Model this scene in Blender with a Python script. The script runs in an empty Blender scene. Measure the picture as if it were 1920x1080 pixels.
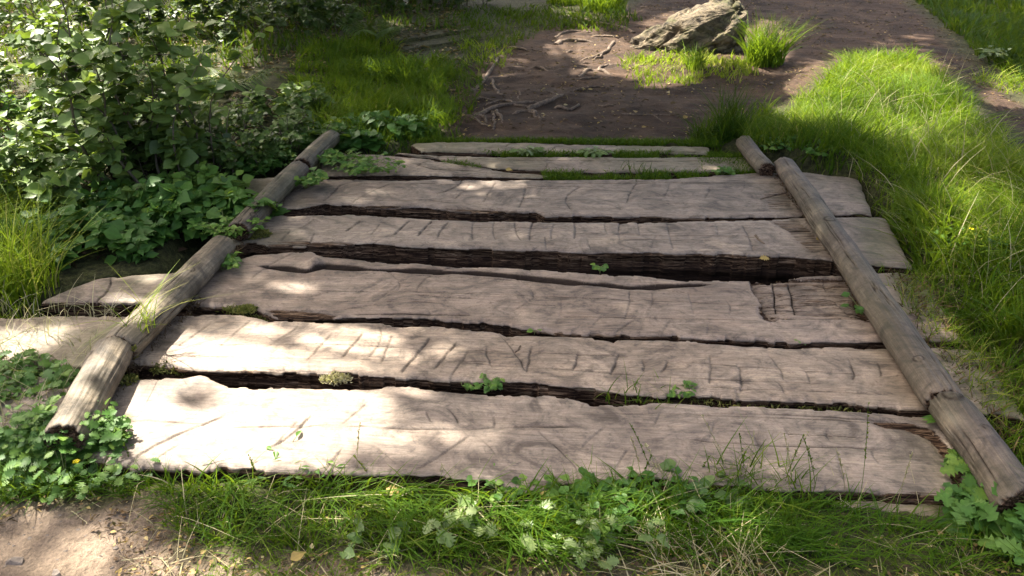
import bpy, math, random
import numpy as np
from mathutils import Vector
R = math.radians
rs = np.random.RandomState(7)
random.seed(7)
C = bpy.context.scene.collection

# ------------------------------------------------------------------ camera, sky, sun, exposure
SC = bpy.context.scene
CAM_H, PITCH, FOC = 1.5, R(27.7), 1500.0
cd = bpy.data.cameras.new('camera'); cam = bpy.data.objects.new('camera', cd); C.objects.link(cam)
cam.location = (0, 0, CAM_H); cam.rotation_euler = (R(90) - PITCH, 0, 0)
cd.sensor_width = 36; cd.lens = FOC / 1920 * 36; cd.clip_start = 0.05; cd.clip_end = 1500
SC.camera = cam
SUN = Vector((-0.58, 0.55, 1.0)).normalized()          # direction towards the sun: high, behind on the left
w = bpy.data.worlds.new('World'); SC.world = w; w.use_nodes = True
sky = w.node_tree.nodes.new('ShaderNodeTexSky'); sky.sky_type = 'NISHITA'; sky.sun_disc = False; sky.dust_density = 9.0; sky.ozone_density = 0.0; sky.air_density = .7
sky.sun_elevation = math.asin(SUN.z); sky.sun_rotation = math.atan2(SUN.x, SUN.y) % (2 * math.pi)
bg = w.node_tree.nodes['Background']; bg.inputs['Strength'].default_value = 0.12
w.node_tree.links.new(sky.outputs[0], bg.inputs[0])
sl = bpy.data.lights.new('sun', 'SUN'); sl.energy = 4.6; sl.angle = R(0.55); sl.color = (1.0, 0.93, 0.82)
so = bpy.data.objects.new('sun', sl); C.objects.link(so); so.rotation_euler = SUN.to_track_quat('Z', 'Y').to_euler()
SC.view_settings.view_transform = 'Standard'; SC.view_settings.look = 'None'
SC.view_settings.gamma = 1.0; SC.view_settings.exposure = 2.5
SC.render.engine = 'CYCLES'
SC.cycles.max_bounces = 6; SC.cycles.diffuse_bounces = 3; SC.cycles.transmission_bounces = 3; SC.cycles.use_denoising = True

# ------------------------------------------------------------------ helpers
cp, sp = math.cos(PITCH), math.sin(PITCH)
def P(px, py, z=0.0):
    """the point of height z that the photograph shows at pixel px, py (1920 wide)"""
    dx, dy = (px - 960) / FOC, (540 - py) / FOC
    d = (dx, cp + dy * sp, -sp + dy * cp)
    t = (z - CAM_H) / d[2]
    return np.array((d[0] * t, d[1] * t, z))
def PX(x, y, z):
    dz = z - CAM_H
    dep = y * cp - dz * sp; up = y * sp + dz * cp
    dep = np.maximum(dep, 0.05)
    return 960 + FOC * x / dep, 540 - FOC * up / dep
def hsh(ix, iy, seed):
    n = (ix.astype(np.int64) * 374761393 + iy.astype(np.int64) * 668265263 + seed * 974711) & 0xffffffff
    n = ((n ^ (n >> 13)) * 1274126177) & 0xffffffff
    return ((n ^ (n >> 16)) & 0xffff) / 65535.0
def vn(x, y, seed=0):
    x = np.asarray(x, float); y = np.asarray(y, float)
    x, y = np.broadcast_arrays(x, y)
    ix, iy = np.floor(x), np.floor(y); fx, fy = x - ix, y - iy
    fx = fx * fx * (3 - 2 * fx); fy = fy * fy * (3 - 2 * fy)
    a, b = hsh(ix, iy, seed), hsh(ix + 1, iy, seed); c, d = hsh(ix, iy + 1, seed), hsh(ix + 1, iy + 1, seed)
    return (a + (b - a) * fx) * (1 - fy) + (c + (d - c) * fx) * fy
def fbm(x, y, seed=0, oc=4):
    s, a, t = 0, 1.0, 0
    for k in range(oc):
        s = s + a * (vn(np.asarray(x) * 2 ** k, np.asarray(y) * 2 ** k, seed + 17 * k) - .5) * 2; t += a; a *= .5
    return s / t
def sstep(a, b, x):
    t = np.clip((x - a) / (b - a), 0, 1); return t * t * (3 - 2 * t)

def tag(o, label=None, cat=None, group=None, kind=None):
    if label: o['label'] = label
    if cat: o['category'] = cat
    if group: o['group'] = group
    if kind: o['kind'] = kind
    return o
def mk(name, V, faces, mat, parent=None, loc=(0, 0, 0), rz=0, attrs=None, smooth=True, fmat=None):
    me = bpy.data.meshes.new(name); V = np.asarray(V, np.float32)
    me.vertices.add(len(V)); me.vertices.foreach_set('co', V.ravel())
    faces = [np.asarray(f, np.int32) for f in faces if len(f)]
    tot = np.concatenate([np.full(len(f), f.shape[1], np.int32) for f in faces])
    lp = np.concatenate([f.ravel() for f in faces])
    st = np.concatenate([[0], np.cumsum(tot)[:-1]]).astype(np.int32)
    me.loops.add(len(lp)); me.loops.foreach_set('vertex_index', lp)
    me.polygons.add(len(tot)); me.polygons.foreach_set('loop_start', st); me.polygons.foreach_set('loop_total', tot)
    if smooth: me.polygons.foreach_set('use_smooth', np.ones(len(tot), bool))
    me.update(calc_edges=True)
    for k, a in (attrs or {}).items():
        at = me.attributes.new(k, 'FLOAT', 'POINT'); at.data.foreach_set('value', np.asarray(a, np.float32).ravel())
    me.materials.append(mat)
    o = bpy.data.objects.new(name, me); C.objects.link(o); o.parent = parent
    o.location = loc; o.rotation_euler = (0, 0, rz)
    return o
def empty(name, loc, rz=0):
    o = bpy.data.objects.new(name, None); C.objects.link(o); o.location = loc; o.rotation_euler = (0, 0, rz)
    o.empty_display_size = .1
    return o
def copy_tree(o, parent=None):
    c = o.copy(); C.objects.link(c); c.parent = parent
    for ch in [x for x in bpy.data.objects if x.parent == o]: copy_tree(ch, c)
    return c

class MB:
    """collects geometry for one mesh"""
    def __init__(s): s.V = []; s.F3 = []; s.F4 = []; s.n = 0; s.A = {}
    def add(s, V, F, **attrs):
        V = np.asarray(V, float).reshape(-1, 3); F = np.asarray(F, int)
        (s.F3 if F.shape[1] == 3 else s.F4).append(F + s.n)
        for k in set(list(s.A) + list(attrs)):
            L = s.A.setdefault(k, [np.zeros(s.n)] if s.n else [])
            L.append(np.broadcast_to(np.asarray(attrs.get(k, 0.0), float), (len(V),)))
        s.V.append(V); s.n += len(V)
    def build(s, name, mat, parent=None, loc=(0, 0, 0), **kw):
        fs = []
        if s.F3: fs.append(np.concatenate(s.F3))
        if s.F4: fs.append(np.concatenate(s.F4))
        return mk(name, np.concatenate(s.V), fs, mat, parent, loc, attrs={k: np.concatenate(v) for k, v in s.A.items()}, **kw)

def tube(mb, pts, rad, n=6, **attrs):
    pts = np.asarray(pts, float); m = len(pts)
    rad = np.broadcast_to(np.asarray(rad, float), (m,))
    T = np.gradient(pts, axis=0); T /= np.linalg.norm(T, axis=1)[:, None] + 1e-9
    ref = np.array((0, 0, 1.)) if abs(T[0][2]) < .9 else np.array((1., 0, 0))
    A = np.cross(T, ref); A /= np.linalg.norm(A, axis=1)[:, None] + 1e-9; B = np.cross(T, A)
    th = np.linspace(0, 2 * np.pi, n, endpoint=False)
    V = pts[:, None] + rad[:, None, None] * (A[:, None] * np.cos(th)[None, :, None] + B[:, None] * np.sin(th)[None, :, None])
    i, j = np.meshgrid(np.arange(m - 1), np.arange(n), indexing='ij')
    F = np.stack([i * n + j, (i + 1) * n + j, (i + 1) * n + (j + 1) % n, i * n + (j + 1) % n], -1).reshape(-1, 4)
    mb.add(V, F, **attrs)

# leaf templates: (x across, y along, z off the blade); faces
def leaf_tmpl(prof, fold=.25, droop=.15):
    ys = np.linspace(0, 1, len(prof)); V = []; F = []
    for y, p in zip(ys, prof): V += [(-p, y, fold * p - droop * y * y), (0, y, -droop * y * y), (p, y, fold * p - droop * y * y)]
    for k in range(len(prof) - 1):
        a = 3 * k; F += [(a, a + 1, a + 4, a + 3), (a + 1, a + 2, a + 5, a + 4)]
    return np.array(V, float), np.array(F)
T_OVATE = leaf_tmpl([.03, .36, .46, .34, .14, .0])
T_ROUND = leaf_tmpl([.03, .42, .54, .5, .3, .02])
T_LONG = leaf_tmpl([.04, .13, .19, .2, .15, .0], .3, .3)
T_LOBED = leaf_tmpl([.03, .12, .42, .2, .58, .26, .5, .2, .3, .0], .15, .25)
T_LEAF6 = leaf_tmpl([.05, .5, .4, .02])
def leaves(mb, pos, dirv, nrm, L, W, tm, rnd):
    pos = np.asarray(pos, float); n = len(pos)
    if n == 0: return
    d = dirv / (np.linalg.norm(dirv, axis=1)[:, None] + 1e-9)
    s = np.cross(d, nrm); s /= np.linalg.norm(s, axis=1)[:, None] + 1e-9
    nn = np.cross(s, d)
    TV, TF = tm; k = len(TV)
    L = np.broadcast_to(L, (n,)); W = np.broadcast_to(W, (n,))
    V = pos[:, None] + d[:, None] * (TV[None, :, 1:2] * L[:, None, None]) + s[:, None] * (TV[None, :, 0:1] * W[:, None, None]) + nn[:, None] * (TV[None, :, 2:3] * L[:, None, None])
    F = (TF[None] + (np.arange(n) * k)[:, None, None]).reshape(-1, 4)
    mb.add(V.reshape(-1, 3), F, rnd=np.repeat(np.broadcast_to(rnd, (n,)), k), tip=np.tile(np.abs(TV[:, 0]), n))

# ------------------------------------------------------------------ materials
def mat(name):
    m = bpy.data.materials.new(name); m.use_nodes = True; nt = m.node_tree
    return m, nt, nt.nodes['Principled BSDF'], nt.nodes['Material Output']
def N(nt, t, **kw):
    n = nt.nodes.new(t)
    for k, v in kw.items():
        if k.startswith('i_'): n.inputs[k[2:].replace('_', ' ')].default_value = v
        else: setattr(n, k, v)
    return n
def ramp(nt, fac, stops):
    r = nt.nodes.new('ShaderNodeValToRGB'); e = r.color_ramp.elements
    e[0].position, e[0].color = stops[0][0], (*stops[0][1], 1); e[1].position, e[1].color = stops[-1][0], (*stops[-1][1], 1)
    for p, c in stops[1:-1]:
        x = e.new(p); x.color = (*c, 1)
    nt.links.new(fac, r.inputs[0]); return r.outputs[0]
def mix(nt, f, a, b, mode='MIX'):
    m = nt.nodes.new('ShaderNodeMix'); m.data_type = 'RGBA'; m.blend_type = mode
    for s, v in ((m.inputs[0], f), (m.inputs[6], a), (m.inputs[7], b)):
        if hasattr(v, 'is_linked'): nt.links.new(v, s)
        elif isinstance(v, tuple): s.default_value = (*v, 1)
        else: s.default_value = v
    return m.outputs[2]
def math_(nt, op, a, b=0.0, clamp=False):
    m = nt.nodes.new('ShaderNodeMath'); m.operation = op; m.use_clamp = clamp
    for s, v in ((m.inputs[0], a), (m.inputs[1], b)):
        if hasattr(v, 'is_linked'): nt.links.new(v, s)
        else: s.default_value = v
    return m.outputs[0]
def noise(nt, scale, sc3=(1, 1, 1), det=4, rough=.55, dist=0.0, off=(0, 0, 0), coord='Object'):
    tc = nt.nodes.new('ShaderNodeTexCoord'); mp = nt.nodes.new('ShaderNodeMapping')
    mp.inputs['Scale'].default_value = sc3; mp.inputs['Location'].default_value = off
    nt.links.new(tc.outputs[coord], mp.inputs[0])
    n = nt.nodes.new('ShaderNodeTexNoise'); n.inputs['Scale'].default_value = scale; n.inputs['Detail'].default_value = det
    n.inputs['Roughness'].default_value = rough; n.inputs['Distortion'].default_value = dist
    nt.links.new(mp.outputs[0], n.inputs['Vector']); return n.outputs['Fac']
def attr(nt, name):
    a = nt.nodes.new('ShaderNodeAttribute'); a.attribute_name = name; return a.outputs['Fac']
def bump(nt, bs, h, strength, dist):
    b = nt.nodes.new('ShaderNodeBump'); b.inputs['Strength'].default_value = strength; b.inputs['Distance'].default_value = dist
    nt.links.new(h, b.inputs['Height']); nt.links.new(b.outputs[0], bs.inputs['Normal'])

def wood_mat(name, a=(.27, .205, .17), b=(.44, .355, .30), dark=(.075, .055, .042), along='x', off=(0, 0, 0), green=0.0):
    m, nt, bs, out = mat(name)
    g = (1, 18, 18) if along == 'x' else (18, 1, 18)
    g2 = (1, 45, 45) if along == 'x' else (45, 1, 45)
    blotch = noise(nt, 3.2, (1, 1.8, 1), 5, .6, .6, off)
    grain = noise(nt, 5, g, 5, .6, .3, off)
    fine = noise(nt, 9, g2, 4, .65, .15, off)
    tiny = noise(nt, 160, (1, 1, 1), 3, .6, 0, off)
    c = ramp(nt, blotch, [(.36, a), (.62, b)])
    c = mix(nt, .36, c, ramp(nt, grain, [(.32, dark), (.5, a), (.68, b)]))
    fr = ramp(nt, fine, [(.34, (.42, .4, .38)), (.5, (.92, .92, .92)), (.7, (1.2, 1.2, 1.2))])
    c = mix(nt, .62, c, fr, 'MULTIPLY')
    pk = noise(nt, 11, (1, 1.5, 1), 4, .6, 1.2, tuple(x + 3 for x in off))
    c = mix(nt, ramp(nt, pk, [(.55, (0, 0, 0)), (.72, (.55, .55, .55))]), c, dark)
    ti = ramp(nt, tiny, [(.3, (.75, .75, .75)), (.7, (1.15, 1.15, 1.15))]); c = mix(nt, .6, c, ti, 'MULTIPLY')
    st = noise(nt, 4.5, (1, 1.3, 1), 6, .68, 2.2, tuple(x + 6 for x in off))
    c = mix(nt, .85, c, ramp(nt, st, [(.36, (.34, .32, .3)), (.5, (.92, .91, .89)), (.66, (1.34, 1.31, 1.25))]), 'MULTIPLY')
    st2 = noise(nt, 22, (1, 1.2, 1), 4, .7, 1.5, tuple(x + 2 for x in off))
    c = mix(nt, .6, c, ramp(nt, st2, [(.34, (.42, .4, .38)), (.46, (1, 1, 1)), (.68, (1.15, 1.14, 1.12))]), 'MULTIPLY')
    # green algae near edges and in old patches
    al = noise(nt, 2.1, (1, 1, 1), 5, .65, 0, tuple(x + 9 for x in off))
    moss = attr(nt, 'moss')
    mf = math_(nt, 'MULTIPLY', ramp(nt, al, [(.4, (0, 0, 0)), (.6, (1, 1, 1))]), math_(nt, 'ADD', moss, green), True)
    c = mix(nt, mf, c, (.075, .08, .02))
    # broken, rotten fibre
    rf = noise(nt, 5, (1, 10, 20) if along == 'x' else (10, 1, 20), 6, .75, 1.6, off)
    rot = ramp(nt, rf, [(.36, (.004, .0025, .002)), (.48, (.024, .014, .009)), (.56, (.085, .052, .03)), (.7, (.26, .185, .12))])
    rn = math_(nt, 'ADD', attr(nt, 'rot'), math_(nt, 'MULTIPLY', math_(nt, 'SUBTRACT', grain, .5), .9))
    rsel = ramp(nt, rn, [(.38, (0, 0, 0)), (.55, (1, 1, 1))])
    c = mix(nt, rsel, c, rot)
    c = mix(nt, math_(nt, 'MULTIPLY', attr(nt, 'dirt_shade'), .9, True), c, (.012, .008, .006))
    nt.links.new(c, bs.inputs['Base Color'])
    bs.inputs['Roughness'].default_value = .62
    nt.links.new(math_(nt, 'SUBTRACT', .45, math_(nt, 'MULTIPLY', math_(nt, 'MAXIMUM', attr(nt, 'dirt_shade'), rsel), .42), True), bs.inputs['Specular IOR Level'])
    h = math_(nt, 'ADD', math_(nt, 'MULTIPLY', fine, .6), math_(nt, 'ADD', math_(nt, 'MULTIPLY', grain, .5), math_(nt, 'MULTIPLY', tiny, .25)))
    bump(nt, bs, h, .7, .004)
    return m
def leaf_mat(name, stops, trans=.35, rough=.5, coat=.0, spec=.35):
    m, nt, bs, out = mat(name)
    c = ramp(nt, attr(nt, 'rnd'), stops)
    vein = ramp(nt, attr(nt, 'tip'), [(0, (1.18, 1.18, 1.1)), (.12, (.95, .95, .95))])
    c = mix(nt, .8, c, vein, 'MULTIPLY')
    n = noise(nt, 60, det=3); c = mix(nt, .6, c, ramp(nt, n, [(.3, (.7, .72, .7)), (.7, (1.2, 1.2, 1.2))]), 'MULTIPLY')
    nt.links.new(c, bs.inputs['Base Color']); bs.inputs['Roughness'].default_value = rough; bs.inputs['Specular IOR Level'].default_value = spec
    t = nt.nodes.new('ShaderNodeBsdfTranslucent'); nt.links.new(mix(nt, .5, c, (.22, .3, .015)), t.inputs[0])
    mx = nt.nodes.new('ShaderNodeMixShader'); mx.inputs[0].default_value = trans
    nt.links.new(bs.outputs[0], mx.inputs[1]); nt.links.new(t.outputs[0], mx.inputs[2]); nt.links.new(mx.outputs[0], out.inputs[0])
    return m
def plain_mat(name, a, b, scale=20, rough=.8, sc3=(1, 1, 1), bd=.004):
    m, nt, bs, out = mat(name)
    n = noise(nt, scale, sc3, 5, .65); nt.links.new(ramp(nt, n, [(.32, a), (.68, b)]), bs.inputs['Base Color'])
    bs.inputs['Roughness'].default_value = rough; bs.inputs['Specular IOR Level'].default_value = .3; bump(nt, bs, n, .8, bd); return m

WOODS = [wood_mat('weathered_oak_%s' % s, off=o, a=a, b=b) for s, o, a, b in (
    ('pale', (0, 0, 0), (.203, .15, .106), (.352, .274, .202)), ('grey', (4, 2, 1), (.157, .12, .092), (.288, .226, .174)),
    ('warm', (8, 5, 3), (.18, .131, .096), (.316, .243, .184)), ('ash', (12, 7, 2), (.173, .133, .102), (.312, .248, .19)), ('dun', (16, 3, 6), (.178, .135, .097), (.304, .238, .175)))]
LOGM = wood_mat('weathered_log', a=(.095, .074, .05), b=(.25, .2, .135), dark=(.04, .03, .02), along='y', green=.12)
LOGR = wood_mat('brown_log', a=(.058, .043, .032), b=(.165, .128, .092), dark=(.02, .014, .009), along='y', off=(7, 4, 2), green=.15)
LOGD = wood_mat('dark_log', a=(.06, .047, .033), b=(.16, .128, .09), dark=(.02, .016, .011), along='y', off=(3, 1, 5), green=.3)
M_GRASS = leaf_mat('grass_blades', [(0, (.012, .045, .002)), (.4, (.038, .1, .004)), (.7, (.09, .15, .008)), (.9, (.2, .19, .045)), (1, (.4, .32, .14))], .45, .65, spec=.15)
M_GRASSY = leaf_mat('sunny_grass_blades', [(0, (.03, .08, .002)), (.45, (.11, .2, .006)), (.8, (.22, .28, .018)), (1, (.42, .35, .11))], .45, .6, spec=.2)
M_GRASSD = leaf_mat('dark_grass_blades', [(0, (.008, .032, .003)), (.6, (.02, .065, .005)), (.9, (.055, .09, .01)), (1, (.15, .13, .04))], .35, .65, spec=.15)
M_STRAW = leaf_mat('dry_straw', [(0, (.3, .25, .12)), (1, (.5, .44, .28))], .3, .6)
M_BUSH = leaf_mat('shrub_leaves', [(0, (.025, .05, .012)), (.4, (.07, .125, .025)), (.8, (.16, .24, .05)), (1, (.28, .33, .07))], .35, .5, spec=.4)
M_NETTLE = leaf_mat('nettle_leaves', [(0, (.03, .085, .014)), (.6, (.065, .155, .022)), (1, (.15, .24, .035))], .35, .55, spec=.3)
M_FERN = leaf_mat('fern_fronds', [(0, (.04, .08, .02)), (.7, (.1, .16, .045)), (1, (.2, .18, .06))], .3, .5)
M_BROWN = leaf_mat('dead_leaves', [(0, (.04, .02, .01)), (.5, (.15, .085, .035)), (.8, (.3, .21, .06)), (1, (.33, .27, .14))], .1, .7)
M_MOSS = leaf_mat('moss', [(0, (.05, .06, .012)), (.6, (.13, .13, .02)), (1, (.24, .22, .06))], .2, .8)
M_GREY = leaf_mat('grey_green_leaves', [(0, (.05, .1, .02)), (1, (.17, .22, .07))], .2, .5)
M_STEM = plain_mat('shrub_stem', (.05, .04, .03), (.14, .11, .07), 60)
M_GSTEM = plain_mat('green_stem', (.08, .1, .03), (.2, .2, .07), 60)
M_ROOT = plain_mat('root_bark', (.03, .02, .013), (.19, .135, .09), 40)
M_BARK = plain_mat('bark', (.05, .04, .03), (.17, .13, .1), 12, sc3=(1, 1, .25), bd=.02)
M_STONE = plain_mat('stone', (.07, .055, .045), (.2, .165, .13), 50)
mp_, nt_, bs_, _o = mat('yellow_petal'); bs_.inputs['Base Color'].default_value = (.8, .6, .01, 1); bs_.inputs['Roughness'].default_value = .3; M_PETAL = mp_
M_CROWN = leaf_mat('crown_leaves', [(0, (.04, .09, .015)), (1, (.1, .18, .03))], .35, .5)

# ------------------------------------------------------------------ ground
def inpoly(px, py, poly):
    px = np.asarray(px); ins = np.zeros(px.shape, bool); n = len(poly)
    for i in range(n):
        x1, y1 = poly[i]; x2, y2 = poly[(i + 1) % n]
        if y1 == y2: continue
        c = ((y1 > py) != (y2 > py)) & (px < (x2 - x1) * (py - y1) / (y2 - y1) + x1); ins ^= c
    return ins
def W2(poly, z=-.03): return [tuple(P(x, y, z)[:2]) for x, y in poly]
DECK = W2([(470, 290), (800, 268), (1330, 272), (1600, 325), (1730, 500), (1900, 660), (2100, 900), (1790, 925), (1030, 905), (985, 918), (950, 900), (640, 876), (200, 872), (-150, 800), (-80, 600), (300, 500)])
def soft_in(poly, x, y, wdt):
    """about 1 inside the polygon, 0 outside, blurred over wdt metres"""
    s = 0
    for dx, dy in ((0, 0), (1, 0), (-1, 0), (0, 1), (0, -1), (.6, .6), (-.6, .6), (.6, -.6), (-.6, -.6)):
        s = s + inpoly(x + dx * wdt, y + dy * wdt, poly)
    return s / 9.0
MOUND = W2([(1420, 290), (1560, 130), (1760, 110), (1900, 260), (2100, 420), (2000, 560), (1750, 420)])
BANKL = W2([(-600, 520), (100, 420), (450, 300), (560, 120), (900, 60), (700, -120), (-900, -150)])
def gz(x, y):
    x = np.asarray(x, float); y = np.asarray(y, float)
    z = -.035 + .025 * fbm(x * .9, y * .9, 3, 3) + .008 * fbm(x * 5, y * 5, 5, 3)
    z = z + .09 * soft_in(MOUND, x, y, .25) + .08 * soft_in(BANKL, x, y, .4)
    d = soft_in(DECK, x, y, .05)
    z = z * (1 - d) + (-.17 + .02 * fbm(x * 6, y * 6, 8, 3)) * d
    far = sstep(14, 60, np.hypot(x, y)); return z * (1 - far) + far * (.4 * fbm(x * .03, y * .03, 2, 3))
DIRT_FAR = W2([(850, 262), (830, 200), (870, 130), (960, 90), (1020, 50), (1150, 40), (1200, 0), (1320, -80), (1620, -80), (1720, 20), (1790, 90), (1870, 165), (1990, 235), (2400, 420), (2400, 520), (1990, 300), (1860, 235), (1780, 150), (1700, 100), (1640, 90), (1560, 120), (1500, 190), (1420, 210), (1350, 262)])
DIRT_NEAR = W2([(-700, 980), (100, 945), (300, 935), (320, 1000), (420, 1060), (640, 1040), (760, 1100), (900, 1400), (-900, 1400)])
DIRT_NEAR2 = W2([(620, 1045), (1000, 1075), (1240, 1060), (1500, 1130), (1900, 1200), (1600, 1500), (500, 1500)])
xs = np.concatenate([-np.geomspace(4.5, 300, 26)[::-1][:-1], np.arange(-4.5, 6.6, .026), np.geomspace(6.6, 300, 26)[1:]])
ys = np.concatenate([-np.geomspace(1, 300, 24)[::-1], np.arange(-.9, 11.5, .026), np.geomspace(11.6, 300, 24)])
X, Y = np.meshgrid(xs, ys)
dfar = soft_in(DIRT_FAR, X + .1 * fbm(X * 4, Y * 4, 21), Y + .12 * fbm(X * 4, Y * 4, 22), .09)
dnear = np.clip(soft_in(DIRT_NEAR, X + .06 * fbm(X * 6, Y * 6, 23), Y + .06 * fbm(X * 6, Y * 6, 24), .05) + .6 * soft_in(DIRT_NEAR2, X + .08 * fbm(X * 5, Y * 5, 25), Y, .05), 0, 1)
Z = gz(X, Y)
Z = Z + .006 * fbm(X * 14, Y * 14, 31, 3) + .03 * dfar * fbm(X * 2.3, Y * 3.3, 33, 5)
ny, nx = X.shape
ii, jj = np.meshgrid(np.arange(ny - 1), np.arange(nx - 1), indexing='ij')
GF = np.stack([ii * nx + jj, ii * nx + jj + 1, (ii + 1) * nx + jj + 1, (ii + 1) * nx + jj], -1).reshape(-1, 4)
m, nt, bs, out = mat('forest_soil')
n1 = noise(nt, 3, det=6, rough=.65); n2 = noise(nt, 28, det=5, rough=.7); n3 = noise(nt, 120, det=3, rough=.6)
cf = ramp(nt, n1, [(.35, (.02, .0115, .0065)), (.65, (.078, .047, .028))])
cn = ramp(nt, n1, [(.35, (.12, .088, .06)), (.65, (.235, .178, .128))])
cg = ramp(nt, n2, [(.35, (.02, .022, .008)), (.6, (.05, .052, .016)), (.75, (.09, .07, .035))])
c = mix(nt, attr(nt, 'path'), cg, cf); c = mix(nt, attr(nt, 'sand'), c, cn)
c = mix(nt, .8, c, ramp(nt, n2, [(.3, (.6, .6, .6)), (.7, (1.3, 1.3, 1.3))]), 'MULTIPLY')
c = mix(nt, .7, c, ramp(nt, n3, [(.3, (.6, .6, .6)), (.72, (1.4, 1.4, 1.4))]), 'MULTIPLY')
nt.links.new(c, bs.inputs['Base Color']); bs.inputs['Roughness'].default_value = .9; bs.inputs['Specular IOR Level'].default_value = .2
bump(nt, bs, math_(nt, 'ADD', n2, math_(nt, 'MULTIPLY', n3, .5)), .9, .012)
tag(mk('ground', np.stack([X, Y, Z], -1).reshape(-1, 3), [GF], m, attrs={'path': dfar, 'sand': dnear}), kind='structure')

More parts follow.
